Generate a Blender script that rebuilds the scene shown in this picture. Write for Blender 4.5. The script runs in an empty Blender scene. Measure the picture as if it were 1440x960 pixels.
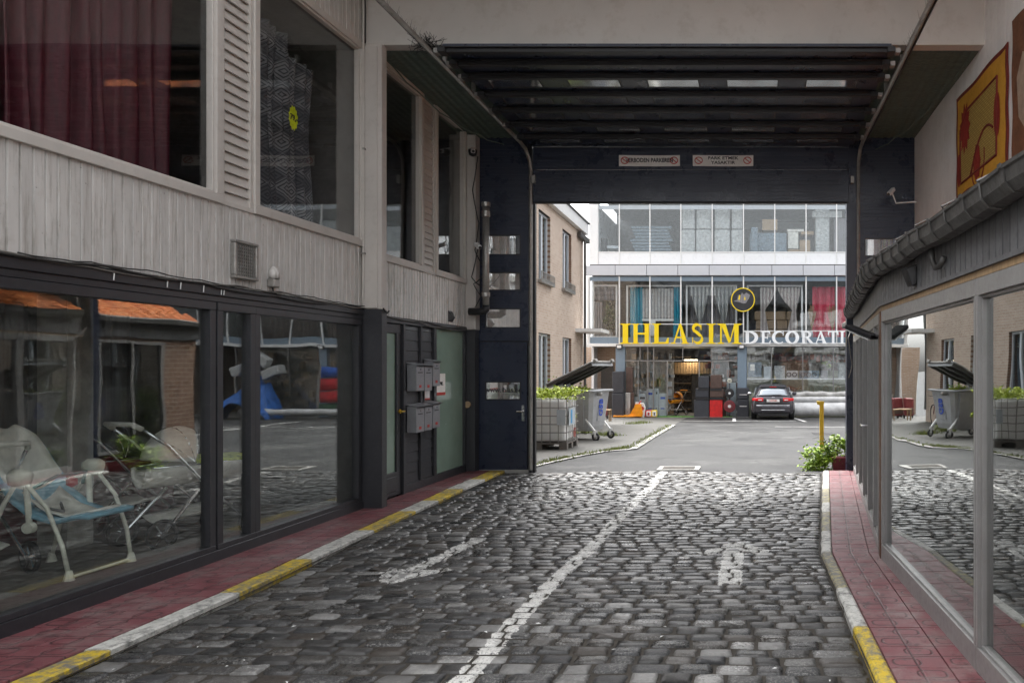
import bpy, math, random
import numpy as np
from mathutils import Vector, Matrix
PI = math.pi
random.seed(7)
S = bpy.context.scene
COL = S.collection

# ------------------------------------------------------------------ camera, sky, sun, exposure
EYE = 1.56
cam_d = bpy.data.cameras.new("camera")
cam = bpy.data.objects.new("camera", cam_d); COL.objects.link(cam)
cam.location = (0, 0, EYE); cam.rotation_euler = (PI/2, 0, 0)
cam_d.sensor_width = 36; cam_d.lens = 36*1080/1440
cam_d.shift_x = -(1064-720)/1440; cam_d.shift_y = (516-480)/1440
cam_d.clip_start = 0.05; cam_d.clip_end = 2000
S.camera = cam

SUN_EL, SUN_AZ = math.radians(58), math.radians(-35)
w = bpy.data.worlds.new("World"); S.world = w; w.use_nodes = True
nt = w.node_tree; nt.nodes.clear()
sky = nt.nodes.new('ShaderNodeTexSky'); sky.sky_type = 'NISHITA'; sky.sun_disc = False
sky.sun_elevation = SUN_EL; sky.sun_rotation = SUN_AZ
sky.air_density = 1.0; sky.dust_density = 6.0; sky.ozone_density = 1.0
hs = nt.nodes.new('ShaderNodeHueSaturation'); hs.inputs['Saturation'].default_value = 0.12
hs.inputs['Value'].default_value = 1.6
bg = nt.nodes.new('ShaderNodeBackground'); bg.inputs['Strength'].default_value = 0.15
wo = nt.nodes.new('ShaderNodeOutputWorld')
nt.links.new(sky.outputs[0], hs.inputs['Color']); nt.links.new(hs.outputs[0], bg.inputs[0]); nt.links.new(bg.outputs[0], wo.inputs[0])
sd = bpy.data.lights.new("sun", 'SUN'); sd.energy = .7; sd.angle = math.radians(20); sd.color = (1, .97, .93)
sun = bpy.data.objects.new("sun", sd); COL.objects.link(sun); sun.location = (0, 0, 40)
dv = Vector((math.sin(SUN_AZ)*math.cos(SUN_EL), math.cos(SUN_AZ)*math.cos(SUN_EL), math.sin(SUN_EL)))
sun.rotation_euler = dv.to_track_quat('Z', 'Y').to_euler()
S.view_settings.view_transform = 'Standard'; S.view_settings.look = 'None'
S.view_settings.exposure = 1.65; S.view_settings.gamma = 1
S.cycles.max_bounces = 10; S.cycles.diffuse_bounces = 5; S.cycles.glossy_bounces = 5
S.cycles.transmission_bounces = 4; S.cycles.transparent_max_bounces = 24
S.cycles.use_denoising = True; S.cycles.caustics_reflective = False; S.cycles.caustics_refractive = False
S.cycles.sample_clamp_indirect = 6

# ------------------------------------------------------------------ helpers
def X(px, Y): return (px-1064)/1080*Y
def Z(py, Y): return EYE+(516-py)/1080*Y
def lerp(a, b, t): return a+(b-a)*t
def pw(pts, y):
    pts = sorted(pts)
    if y <= pts[0][0]:
        (a, b), (c, d) = pts[0], pts[1]
    elif y >= pts[-1][0]:
        (a, b), (c, d) = pts[-2], pts[-1]
    else:
        for i in range(len(pts)-1):
            if pts[i][0] <= y <= pts[i+1][0]:
                (a, b), (c, d) = pts[i], pts[i+1]; break
    return b+(d-b)*(y-a)/(c-a)
DP = 11.75
def gz(y): return -.08 if y < 13 else max(-.08-.027*(y-13), -.647)

class MB:
    def __init__(s): s.v = []; s.f = []; s.uv = None
    def add(s, vs, fs):
        n = len(s.v); s.v += [tuple(v) for v in vs]; s.f += [tuple(i+n for i in f) for f in fs]; return s
    def box(s, x0, x1, y0, y1, z0, z1, M=None):
        vs = [(x, y, z) for x in (x0, x1) for y in (y0, y1) for z in (z0, z1)]
        if M is not None: vs = [M @ Vector(v) for v in vs]
        return s.add(vs, [(0,1,3,2),(4,6,7,5),(0,4,5,1),(2,3,7,6),(0,2,6,4),(1,5,7,3)])
    def quad(s, a, b, c, d): return s.add([a, b, c, d], [(0,1,2,3)])
    def beam(s, a, b, w, h, up=(0,0,1)):
        a, b = Vector(a), Vector(b); d = (b-a); L = d.length; d.normalize(); up = Vector(up)
        if abs(d.dot(up)) > .98: up = Vector((1,0,0))
        sx = d.cross(up).normalized(); uz = sx.cross(d)
        vs = []
        for p in (a, b):
            for i, j in ((-1,-1),(1,-1),(1,1),(-1,1)): vs.append(p+sx*(i*w/2)+uz*(j*h/2))
        return s.add(vs, [(3,2,1,0),(4,5,6,7),(0,1,5,4),(1,2,6,5),(2,3,7,6),(3,0,4,7)])
    def tube(s, pts, r, n=8, cap=True, closed=False):
        pts = [Vector(p) for p in pts]; rs = r if isinstance(r, (list, tuple)) else [r]*len(pts)
        N = len(pts); rings = []; ref = None
        for i, p in enumerate(pts):
            if closed: t = pts[(i+1) % N]-pts[i-1]
            else: t = pts[min(i+1, N-1)]-pts[max(i-1, 0)]
            t.normalize()
            if ref is None: ref = Vector((0,0,1)) if abs(t.z) < .9 else Vector((1,0,0))
            a = t.cross(ref)
            if a.length < 1e-4: a = t.cross(Vector((0,1,0)))
            a.normalize(); b = t.cross(a); ref = -b if False else a.cross(t)
            rings.append([p+a*(rs[i]*math.cos(2*PI*k/n))+b*(rs[i]*math.sin(2*PI*k/n)) for k in range(n)])
        vs = [v for R in rings for v in R]; fs = []
        for i in range(N if closed else N-1):
            j = (i+1) % N
            for k in range(n): fs.append((i*n+k, i*n+(k+1)%n, j*n+(k+1)%n, j*n+k))
        if cap and not closed: fs += [tuple(range(n))[::-1], tuple((N-1)*n+k for k in range(n))]
        return s.add(vs, fs)
    def lathe(s, prof, c=(0,0,0), n=16, axis='z'):
        vs = []
        for (r, h) in prof:
            for k in range(n):
                a = 2*PI*k/n; x, y, z = r*math.cos(a), r*math.sin(a), h
                if axis == 'y': x, y, z = x, z, y
                if axis == 'x': x, y, z = z, x, y
                vs.append((c[0]+x, c[1]+y, c[2]+z))
        fs = [(i*n+k, i*n+(k+1)%n, (i+1)*n+(k+1)%n, (i+1)*n+k) for i in range(len(prof)-1) for k in range(n)]
        fs += [tuple(range(n))[::-1], tuple((len(prof)-1)*n+k for k in range(n))]
        return s.add(vs, fs)
    def prism(s, poly, vec):
        n = len(poly); P = [Vector(p) for p in poly]; vec = Vector(vec)
        return s.add(P+[p+vec for p in P], [tuple(range(n))[::-1], tuple(range(n, 2*n))]+[(i, (i+1)%n, n+(i+1)%n, n+i) for i in range(n)])
    def xf(s, M): s.v = [tuple(M @ Vector(v)) for v in s.v]; return s
    def sheet(s, f, nu, nv):
        vs = [f(i/nu, j/nv) for j in range(nv+1) for i in range(nu+1)]
        return s.add(vs, [(j*(nu+1)+i, j*(nu+1)+i+1, (j+1)*(nu+1)+i+1, (j+1)*(nu+1)+i) for j in range(nv) for i in range(nu)])
    def mesh(s, name, mat, smooth=False):
        me = bpy.data.meshes.new(name); me.from_pydata(s.v, [], s.f); me.update()
        ms = mat if isinstance(mat, (list, tuple)) else [mat]
        for m in ms: me.materials.append(m)
        if smooth: me.shade_smooth()
        if s.uv:
            ul = me.uv_layers.new(name='UVMap')
            for l in me.loops: ul.data[l.index].uv = s.uv[l.vertex_index]
        return me
    def build(s, name, mat, parent=None, smooth=False, local=False, bevel=0, seg=1, solid=0, kind=None, label=None):
        off = Vector((0,0,0)); p = parent
        if not local:
            while p is not None: off += p.location; p = p.parent
            if off.length: s.v = [(a-off.x, b-off.y, c-off.z) for a, b, c in s.v]
        o = bpy.data.objects.new(name, s.mesh(name, mat, smooth)); COL.objects.link(o); o.parent = parent
        if solid:
            m = o.modifiers.new('s', 'SOLIDIFY'); m.thickness = solid; m.offset = 0
        if bevel:
            m = o.modifiers.new('b', 'BEVEL'); m.width = bevel; m.segments = seg; m.limit_method = 'ANGLE'; m.angle_limit = .6
        if kind: o['kind'] = kind
        if label: o['label'] = label
        return o
def tag(o, label, cat, group=None, kind=None):
    o['label'] = label
    if cat: o['category'] = cat
    if group: o['group'] = group
    if kind: o['kind'] = kind
    return o
def thing(name, label, cat, loc=(0,0,0), rz=0, group=None):
    o = bpy.data.objects.new(name, None); COL.objects.link(o); o.empty_display_size = .1
    o.location = loc; o.rotation_euler = (0, 0, rz); return tag(o, label, cat, group)
def struct(o): o['kind'] = 'structure'; return o
def node_empty(name, parent):
    o = bpy.data.objects.new(name, None); COL.objects.link(o); o.parent = parent; return o
def copy_tree(o, parent=None):
    c = o.copy(); COL.objects.link(c); c.parent = parent
    for ch in list(o.children): copy_tree(ch, c)
    return c
def B(*a): return MB().box(*a)

# ------------------------------------------------------------------ materials
class NT:
    def __init__(s, name):
        s.m = bpy.data.materials.new(name); s.m.use_nodes = True; s.t = s.m.node_tree; s.n = s.t.nodes
        s.b = s.n['Principled BSDF']; s.out = s.n['Material Output']
    def node(s, typ, **kw):
        n = s.n.new('ShaderNode'+typ)
        for k, v in kw.items(): setattr(n, k, v)
        return n
    def l(s, a, b): s.t.links.new(a, b)
    def val(s, sock, v):
        if hasattr(v, 'is_output'): s.l(v, sock)
        elif isinstance(v, (tuple, list)): sock.default_value = tuple(v)+((1,) if len(v) == 3 and len(sock.default_value) == 4 else ())
        else: sock.default_value = v
    def math(s, op, a, b=0, c=0, clamp=False):
        n = s.node('Math', operation=op, use_clamp=clamp); s.val(n.inputs[0], a); s.val(n.inputs[1], b); s.val(n.inputs[2], c); return n.outputs[0]
    def mix(s, f, a, b, mode='MIX'):
        n = s.node('Mix', data_type='RGBA', blend_type=mode); s.val(n.inputs[0], f); s.val(n.inputs[6], a); s.val(n.inputs[7], b); return n.outputs[2]
    def pos(s): 
        if not hasattr(s, '_p'): s._p = s.node('NewGeometry').outputs['Position']
        return s._p
    def obj(s):
        if not hasattr(s, '_o'): s._o = s.node('TexCoord').outputs['Object']
        return s._o
    def noise(s, scale, detail=4, rough=.55, vec=None, stretch=None):
        n = s.node('TexNoise'); n.inputs['Scale'].default_value = scale; n.inputs['Detail'].default_value = detail; n.inputs['Roughness'].default_value = rough
        v = vec or s.pos()
        if stretch:
            mp = s.node('Mapping'); mp.inputs['Scale'].default_value = stretch; s.l(v, mp.inputs[0]); v = mp.outputs[0]
        s.l(v, n.inputs['Vector']); return n.outputs['Fac']
    def ramp(s, f, stops):
        n = s.node('ValToRGB'); s.l(f, n.inputs[0]); e = n.color_ramp.elements
        while len(e) < len(stops): e.new(.5)
        for i, (p, c) in enumerate(stops): e[i].position = p; e[i].color = tuple(c)+(1,) if not isinstance(c, (int, float)) else (c, c, c, 1)
        return n.outputs[0]
    def rng(s, f, a, b, c=0, d=1):
        n = s.node('MapRange'); s.l(f, n.inputs[0])
        for i, v in enumerate((a, b, c, d)): n.inputs[i+1].default_value = v
        return n.outputs[0]
    def rand(s):
        a = s.node('ObjectInfo').outputs['Random']; b = s.node('NewGeometry').outputs['Random Per Island']
        return s.math('FRACT', s.math('ADD', s.math('MULTIPLY', a, 7.31), s.math('MULTIPLY', b, 3.17)))
    def bump(s, h, strength=.3, dist=.01):
        n = s.node('Bump'); n.inputs['Strength'].default_value = strength; n.inputs['Distance'].default_value = dist; s.l(h, n.inputs['Height'])
        s.l(n.outputs[0], s.b.inputs['Normal'])
    def fin(s, col, rough=.6, metal=0, spec=.5):
        s.val(s.b.inputs['Base Color'], col); s.val(s.b.inputs['Roughness'], rough); s.val(s.b.inputs['Metallic'], metal)
        s.b.inputs['Specular IOR Level'].default_value = spec; return s.m

def plain(name, col, rough=.6, metal=0, var=.25, scale=6, dirt=.3, dirtcol=None, bump=.15, rnd=.12, fine=60, stretch=None):
    """base paint with broad tone variation, speckled dirt, per piece variation and a fine grain"""
    t = NT(name); n1 = t.noise(scale, 5, .6, stretch=stretch); n2 = t.noise(scale*5, 6, .7)
    c = t.mix(t.rng(n1, .3, .7), tuple(x*(1-var) for x in col), tuple(min(1, x*(1+var)) for x in col))
    dc = dirtcol or tuple(x*.45 for x in col)
    m = t.math('MULTIPLY', t.rng(n2, .52, .72), dirt)
    c = t.mix(m, c, dc)
    if rnd: c = t.mix(1, c, t.ramp(t.rand(), [(0, 1-rnd), (1, 1+rnd)]), 'MULTIPLY') if False else t.mix(t.math('MULTIPLY', t.rand(), rnd*2), c, tuple(x*.6 for x in col))
    if name.endswith('cladding'):  # rain streaks running down the boards
        sk = t.noise(7, 5, .7, stretch=(1, 6, .35)); c = t.mix(t.math('MULTIPLY', t.rng(sk, .50, .66), .62), c, (.25,.225,.19)); c = t.mix(t.math('MULTIPLY', t.rng(t.noise(30, 3, .6), .70, .75), .7), c, (.12,.10,.08))
    r = t.rng(n2, .3, .7, max(.02, rough-.1), min(1, rough+.12))
    if bump: t.bump(t.noise(fine, 4, .6), bump, .004)
    return t.fin(c, r, metal)

def glass(name, tint=(.86,.9,.88), f0=.05, rough=0.0, dirt=.03):
    t = NT(name); t.n.remove(t.b)
    tr = t.node('BsdfTransparent'); tr.inputs[0].default_value = tint+(1,)
    gl = t.node('BsdfGlossy'); gl.inputs['Roughness'].default_value = rough; gl.inputs['Color'].default_value = (.95,.97,.97,1)
    ge = t.node('NewGeometry'); dp = t.node('VectorMath', operation='DOT_PRODUCT'); t.l(ge.outputs['Normal'], dp.inputs[0]); t.l(ge.outputs['Incoming'], dp.inputs[1])
    sch = t.math('POWER', t.math('SUBTRACT', 1, t.math('ABSOLUTE', dp.outputs['Value']), clamp=True), 4.0); fres = t.math('ADD', t.math('MULTIPLY', sch, 1-f0), f0, clamp=True)
    wob = t.noise(.9, 2, .4)
    bp = t.node('Bump'); bp.inputs['Strength'].default_value = .2; bp.inputs['Distance'].default_value = .02; t.l(wob, bp.inputs['Height'])
    t.l(bp.outputs[0], gl.inputs['Normal'])
    mx = t.node('MixShader'); t.l(fres, mx.inputs[0]); t.l(tr.outputs[0], mx.inputs[1]); t.l(gl.outputs[0], mx.inputs[2])
    df = t.node('BsdfDiffuse'); df.inputs[0].default_value = (.5,.5,.47,1)
    m2 = t.node('MixShader'); f = t.math('MULTIPLY', t.rng(t.noise(5, 6, .7), .45, .75), dirt)
    t.l(f, m2.inputs[0]); t.l(mx.outputs[0], m2.inputs[1]); t.l(df.outputs[0], m2.inputs[2]); t.l(m2.outputs[0], t.out.inputs[0])
    return t.m

def m_cobble():
    t = NT('cobble_granite'); r = t.rand(); n1 = t.noise(40, 6, .75); n2 = t.noise(1.3, 3, .5); n3 = t.noise(160, 3, .7)
    c = t.ramp(r, [(0, (.010,.010,.010)), (.25, (.024,.022,.021)), (.45, (.018,.019,.022)), (.62, (.038,.035,.032)), (.72, (.030,.022,.016)), (.86, (.085,.083,.080)), (1, (.22,.215,.208))])
    q = t.math('FRACT', t.math('MULTIPLY', r, 5.77)); c = t.mix(t.math('MULTIPLY', t.rng(t.noise(75, 5, .8), .50, .60), t.rng(q, .25, .9, .1, .85)), c, (.22,.215,.205))
    c = t.mix(t.rng(n1, .45, .62), c, t.mix(1, c, (1.5,1.5,1.48), 'MULTIPLY'))
    c = t.mix(t.math('MULTIPLY', t.rng(n3, .55, .7), .5), c, (.02,.02,.02))
    c = t.mix(t.math('MULTIPLY', t.rng(n2, .4, .65), .3), c, (.022,.019,.016))
    # worn road paint, laid out in metres on the road
    sp = t.node('SeparateXYZ'); t.l(t.pos(), sp.inputs[0]); x, y = sp.outputs[0], sp.outputs[1]
    def strip(xa, ya, xb, yb, wd):
        dx, dy = xb-xa, yb-ya; L = math.hypot(dx, dy); ux, uy = dx/L, dy/L
        px = t.math('SUBTRACT', x, xa); py = t.math('SUBTRACT', y, ya)
        al = t.math('ADD', t.math('MULTIPLY', px, ux), t.math('MULTIPLY', py, uy))
        ac = t.math('ABSOLUTE', t.math('SUBTRACT', t.math('MULTIPLY', px, uy), t.math('MULTIPLY', py, ux)))
        e = t.math('MULTIPLY', t.math('SUBTRACT', t.noise(14, 4, .7), .5), .09)
        a = t.math('LESS_THAN', t.math('ADD', ac, e), wd/2)
        q = t.math('LESS_THAN', t.math('ABSOLUTE', t.math('SUBTRACT', t.math('ADD', al, e), L/2)), L/2)
        return t.math('MULTIPLY', a, q)
    ps = [(strip(-1.50,2.0,-1.50,5.9,.12), .84), (strip(-1.50,5.88,-1.40,11.6,.125), .76),
          (strip(-2.70,6.05,-2.57,7.1,.14), .70), (strip(-2.92,6.08,-2.72,5.7,.13), .58), (strip(-2.74,5.68,-2.44,6.08,.12), .66), (strip(-2.84,6.0,-2.58,5.96,.14), .5),
          (strip(-2.6,9.0,-2.5,10.0,.35), .35),
          (strip(-.2,5.65,-.2,6.7,.18), .78), (strip(-.46,6.62,-.18,6.98,.15), .7), (strip(-.20,6.98,.06,6.62,.15), .7), (strip(-.25,8.6,-.2,10.1,.4), .35)]
    wear = t.noise(22, 6, .8); k = None
    for p, a in ps:
        q = t.math('MULTIPLY', p, t.rng(wear, .62-.35*a, .72-.32*a)); k = q if k is None else t.math('MAXIMUM', k, q)
    k = t.math('MULTIPLY', k, t.rng(t.noise(70, 4, .8), .62, .54))
    c = t.mix(k, c, (.62,.61,.58))
    rr = t.math('FRACT', t.math('MULTIPLY', r, 13.7)); ro = t.math('ADD', t.math('ADD', t.rng(n1, .35, .65, .0, .16), t.math('MULTIPLY', rr, .36)), t.math('MULTIPLY', k, .2)); ro = t.math('ADD', ro, .12)
    h = t.math('ADD', t.noise(26, 6, .7), t.math('MULTIPLY', n3, .35)); t.bump(h, .6, .008)
    return t.fin(c, ro, 0, .6)

def m_tile():
    t = NT('red_paving'); uv = t.node('UVMap').outputs[0]; sp = t.node('SeparateXYZ'); t.l(uv, sp.inputs[0]); u, v = sp.outputs[0], sp.outputs[1]
    def rbox(cx, cy, hw, hh, r):
        qx = t.math('SUBTRACT', t.math('ABSOLUTE', t.math('SUBTRACT', u, cx)), hw-r); qy = t.math('SUBTRACT', t.math('ABSOLUTE', t.math('SUBTRACT', v, cy)), hh-r)
        mx = t.math('MAXIMUM', qx, 0); my = t.math('MAXIMUM', qy, 0)
        d = t.math('SUBTRACT', t.math('ADD', t.math('SQRT', t.math('ADD', t.math('MULTIPLY', mx, mx), t.math('MULTIPLY', my, my))), t.math('MINIMUM', t.math('MAXIMUM', qx, qy), 0)), r)
        return t.math('ABSOLUTE', d)
    d = t.math('MINIMUM', rbox(.34,.25,.24,.15,.12), rbox(.66,.75,.24,.15,.12))
    d = t.math('MINIMUM', d, t.math('ABSOLUTE', t.math('SUBTRACT', u, .5))); d = t.math('MINIMUM', d, t.math('ABSOLUTE', t.math('SUBTRACT', v, .5)))
    g = t.rng(d, .010, .030, 0, 1); n = t.noise(9, 5, .6); n2 = t.noise(60, 5, .7)
    c = t.mix(t.rng(n, .35, .65), (.15,.036,.044), (.22,.078,.086))
    c = t.mix(t.math('MULTIPLY', t.rand(), .35), c, (.20,.08,.085))
    c = t.mix(t.math('MULTIPLY', t.rng(n2, .5, .7), .4), c, (.13,.035,.045))
    c = t.mix(t.math('MULTIPLY', t.math('SUBTRACT', 1, g), .85), c, (.045,.018,.02))
    c = t.mix(t.math('MULTIPLY', t.rng(t.noise(2.3, 6, .75), .47, .62), .6), c, (.24,.19,.18)); c = t.mix(t.math('MULTIPLY', t.rng(t.noise(4, 5, .8), .56, .64), .7), c, (.05,.028,.03)); c = t.mix(t.math('MULTIPLY', t.rng(t.noise(38, 2, .5), .70, .74), .6), c, (.30,.27,.25))
    t.bump(t.math('ADD', g, t.math('MULTIPLY', n2, .25)), .7, .004)
    return t.fin(c, t.rng(n, .3, .7, .42, .6))

def m_brick(name, c1, c2, mortar, scale=1.0, axis='yz'):
    t = NT(name); sp = t.node('SeparateXYZ'); t.l(t.pos(), sp.inputs[0]); cb = t.node('CombineXYZ')
    t.l(sp.outputs[1 if axis == 'yz' else 0], cb.inputs[0]); t.l(sp.outputs[2], cb.inputs[1])
    b = t.node('TexBrick'); t.l(cb.outputs[0], b.inputs['Vector']); b.inputs['Scale'].default_value = 1
    b.inputs['Brick Width'].default_value = .22*scale; b.inputs['Row Height'].default_value = .078*scale; b.inputs['Mortar Size'].default_value = .007
    b.inputs['Mortar Smooth'].default_value = .2; b.inputs['Bias'].default_value = 0
    b.inputs['Color1'].default_value = c1+(1,); b.inputs['Color2'].default_value = c2+(1,); b.inputs['Mortar'].default_value = mortar+(1,)
    c = t.mix(t.math('MULTIPLY', t.noise(1.2, 4, .6), .35), b.outputs[0], tuple(x*.55 for x in c1))
    t.bump(t.math('SUBTRACT', t.math('MULTIPLY', t.noise(70, 3), .3), b.outputs['Fac']), .6, .008)
    return t.fin(c, .8)

def m_asphalt():
    t = NT('asphalt'); n1 = t.noise(.35, 5, .6); n2 = t.noise(3, 6, .7); n3 = t.noise(120, 3, .8)
    c = t.mix(t.rng(n1, .38, .62), (.018,.018,.019), (.062,.062,.061)); c = t.mix(t.math('MULTIPLY', t.rng(n2, .45, .7), .5), c, (.040,.040,.040))
    c = t.mix(t.math('MULTIPLY', t.rng(n3, .5, .7), .4), c, (.14,.14,.135))
    vo = t.node('TexVoronoi', feature='DISTANCE_TO_EDGE'); vo.inputs['Scale'].default_value = .45; wv = t.node('VectorMath', operation='ADD'); nn = t.node('TexNoise'); nn.inputs['Scale'].default_value = 1.5; t.l(t.pos(), nn.inputs['Vector']); t.l(t.pos(), wv.inputs[0]); t.l(nn.outputs['Color'], wv.inputs[1]); t.l(wv.outputs[0], vo.inputs['Vector'])
    c = t.mix(t.math('MULTIPLY', t.rng(vo.outputs['Distance'], .006, .0), .8), c, (.012,.012,.012)); st = t.noise(1.1, 3, .5); c = t.mix(t.math('MULTIPLY', t.rng(st, .54, .66), .7), c, (.015,.015,.016)); c = t.mix(t.math('MULTIPLY', t.rng(t.noise(.7, 6, .75), .55, .62), .5), c, (.10,.10,.097))
    t.bump(n3, .6, .008); return t.fin(c, t.rng(n1, .35, .65, .62, .85), 0, .3)

def m_pavers():
    t = NT('block_pavers'); b = t.node('TexBrick'); t.l(t.pos(), b.inputs['Vector']); b.inputs['Scale'].default_value = 1
    b.inputs['Brick Width'].default_value = .21; b.inputs['Row Height'].default_value = .105; b.inputs['Mortar Size'].default_value = .008
    b.inputs['Color1'].default_value = (.085,.082,.077,1); b.inputs['Color2'].default_value = (.115,.110,.102,1); b.inputs['Mortar'].default_value = (.045,.045,.03,1)
    c = t.mix(t.math('MULTIPLY', t.rng(t.noise(1.1, 5, .6), .45, .7), .5), b.outputs[0], (.06,.06,.045)); t.bump(t.math('SUBTRACT', 0, b.outputs['Fac']), .5, .008)
    return t.fin(c, .75)

def m_rooftile():
    t = NT('roof_clay'); c = t.mix(t.math('MULTIPLY', t.rand(), 1), (.60,.15,.03), (.80,.27,.07)); c = t.mix(t.math('MULTIPLY', t.rng(t.noise(14, 5, .7), .5, .7), .5), c, (.16,.09,.05))
    t.bump(t.noise(60), .3, .006); return t.fin(c, .7)

def m_pattern_curtain():
    t = NT('patterned_lace'); sp = t.node('SeparateXYZ'); t.l(t.pos(), sp.inputs[0])
    a = t.math('MULTIPLY', sp.outputs[1], 6.5); b = t.math('MULTIPLY', sp.outputs[2], 4.4)
    s1 = t.math('PINGPONG', a, .5); s2 = t.math('PINGPONG', b, .5); dd = t.math('ADD', s1, s2)
    k = t.math('GREATER_THAN', dd, .5); r = t.math('LESS_THAN', t.math('ABSOLUTE', t.math('SUBTRACT', t.math('PINGPONG', t.math('MULTIPLY', dd, 3.1), .5), .25)), .09)
    c = t.mix(k, (.085,.088,.10), (.20,.205,.22)); c = t.mix(r, c, (.035,.036,.045)); t.bump(t.noise(120), .3, .003)
    return t.fin(c, .8)

def m_fringe(name, c1, c2, sc=30, axis=0):
    t = NT(name); sp = t.node('SeparateXYZ'); t.l(t.pos(), sp.inputs[0])
    k = t.math('SINE', t.math('MULTIPLY', sp.outputs[axis], sc*2)); c = t.mix(t.rng(k, -.6, .6), c1, c2)
    c = t.mix(t.math('MULTIPLY', t.rng(t.noise(9, 5, .7), .45, .7), .5), c, tuple(x*.6 for x in c1)); t.bump(t.noise(50), .4, .004)
    return t.fin(c, .8)
def m_crinkle(name, col, rough=.28, sc=9):
    t = NT(name); n = t.noise(sc, 5, .6); v = t.node('TexVoronoi'); v.inputs['Scale'].default_value = sc*1.3; t.l(t.pos(), v.inputs['Vector'])
    c = t.mix(t.rng(n, .35, .65), tuple(x*.72 for x in col), tuple(min(1, x*1.15) for x in col)); t.bump(t.math('ADD', n, t.math('MULTIPLY', v.outputs[0], .6)), .9, .05)
    return t.fin(c, rough)
def m_grass(name='turf', a=(.06,.17,.015), b=(.10,.26,.03)):
    t = NT(name); c = t.mix(t.rand(), a, b); c = t.mix(t.rng(t.noise(6, 3), .4, .7), c, tuple(x*.7 for x in b)); m = t.fin(c, .6)
    t.b.inputs['Subsurface Weight'].default_value = 0; return m
def m_paintworn(name, col, stone=(.17,.165,.155), lo=.42, hi=.55):
    t = NT(name); n = t.noise(18, 7, .75); n2 = t.noise(4, 4, .6); k = t.rng(t.math('ADD', t.math('MULTIPLY', n, .7), t.math('MULTIPLY', n2, .3)), lo, hi)
    c = t.mix(k, stone, col); c = t.mix(t.math('MULTIPLY', t.rng(t.noise(45, 5, .7), .5, .7), .45), c, tuple(x*.4 for x in col)); t.bump(t.math('ADD', k, t.noise(50)), .5, .006)
    return t.fin(c, .6)

M = {}
M['cobble'] = m_cobble(); M['tile'] = m_tile(); M['asphalt'] = m_asphalt(); M['pavers'] = m_pavers(); M['rooftile'] = m_rooftile()
M['mortar'] = plain('joint_grit', (.036,.030,.023), .85, var=.4, scale=5, bump=.6, rnd=0)
M['grout'] = plain('tile_bed', (.09,.045,.045), .8, rnd=0)
M['clad'] = plain('white_cladding', (.585,.565,.54), .5, var=.10, scale=1.6, stretch=(1,5,.8), dirt=.28, dirtcol=(.30,.27,.235), bump=.12, rnd=.1)
M['trim'] = plain('cream_trim', (.52,.49,.455), .45, var=.06, scale=2, dirt=.25, dirtcol=(.28,.25,.21), bump=.08, rnd=.04)
M['clad2'] = plain('weathered_cladding', (.66,.65,.63), .55, var=.14, scale=2, stretch=(1,7,.7), dirt=.5, dirtcol=(.33,.3,.25), bump=.12, rnd=.14)
M['plaster'] = plain('plaster', (.56,.54,.51), .8, var=.06, scale=.9, dirt=.35, dirtcol=(.34,.30,.25), bump=.2, rnd=0, fine=90)
M['backing'] = plain('shadow_gap', (.035,.032,.03), .9, rnd=0, bump=0)
M['anthra'] = plain('anthracite_paint', (.030,.031,.036), .38, var=.15, dirt=.35, dirtcol=(.09,.085,.08), bump=.06, rnd=.04)
M['navy'] = plain('navy_steel', (.022,.029,.052), .30, var=.12, scale=.8, dirt=.04, dirtcol=(.055,.052,.05), bump=.05, rnd=.05, fine=25)
M['navydark'] = plain('black_steel', (.012,.012,.014), .45, var=.3, dirt=.4, dirtcol=(.05,.045,.04), bump=.15, rnd=0)
M['galv'] = plain('galvanised_steel', (.33,.32,.30), .42, .6, var=.2, dirt=.5, dirtcol=(.12,.10,.085), rnd=0)
M['gutter'] = plain('zinc_gutter', (.085,.082,.078), .5, .35, var=.3, scale=4, dirt=.7, dirtcol=(.05,.042,.036), bump=.25)
M['frieze'] = plain('grey_boards', (.14,.14,.145), .5, var=.12, dirt=.4, dirtcol=(.08,.075,.07), rnd=.25)
M['alu'] = plain('aluminium_frame', (.27,.265,.26), .38, .25, var=.08, dirt=.3, dirtcol=(.25,.23,.2), bump=.05, rnd=0)
M['white'] = plain('white_coating', (.78,.78,.77), .4, var=.04, scale=1, dirt=.2, dirtcol=(.5,.48,.45), bump=.05, rnd=.05)
M['whitepanel'] = plain('white_panel', (.80,.81,.82), .3, var=.03, scale=.7, dirt=.12, dirtcol=(.55,.54,.52), bump=.03, rnd=.03)
M['fascia'] = plain('pale_fascia', (.52,.53,.56), .4, var=.04, scale=.7, dirt=.12, bump=.03, rnd=.05)
M['bluegrey'] = plain('blue_grey_paint', (.19,.25,.31), .5, var=.06, dirt=.2, rnd=.05)
M['wood'] = plain('brown_timber', (.12,.055,.025), .55, var=.35, scale=3, stretch=(12,12,.8), rnd=0)
M['woodlight'] = plain('timber_light', (.36,.24,.13), .6, var=.25, scale=4, stretch=(8,8,1))
M['dark'] = plain('dark_room', (.10,.095,.09), .8, rnd=0)
M['room'] = plain('room_wall', (.42,.40,.37), .8, rnd=0)
M['deck'] = plain('grey_deck_floor', (.17,.155,.14), .5, var=.3, scale=3, stretch=(9,1,1), rnd=0)
M['redcarpet'] = plain('dark_red_velvet', (.115,.010,.020), .7, var=.3, scale=7, rnd=0)
M['velvet'] = plain('crimson_velvet', (.062,.002,.011), .6, var=.35, scale=9, stretch=(1,8,1), dirt=.5, dirtcol=(.03,.002,.01), rnd=0, bump=.3)
M['lace'] = m_pattern_curtain()
M['gold'] = plain('brass', (.75,.50,.08), .3, .8, rnd=0)
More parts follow.
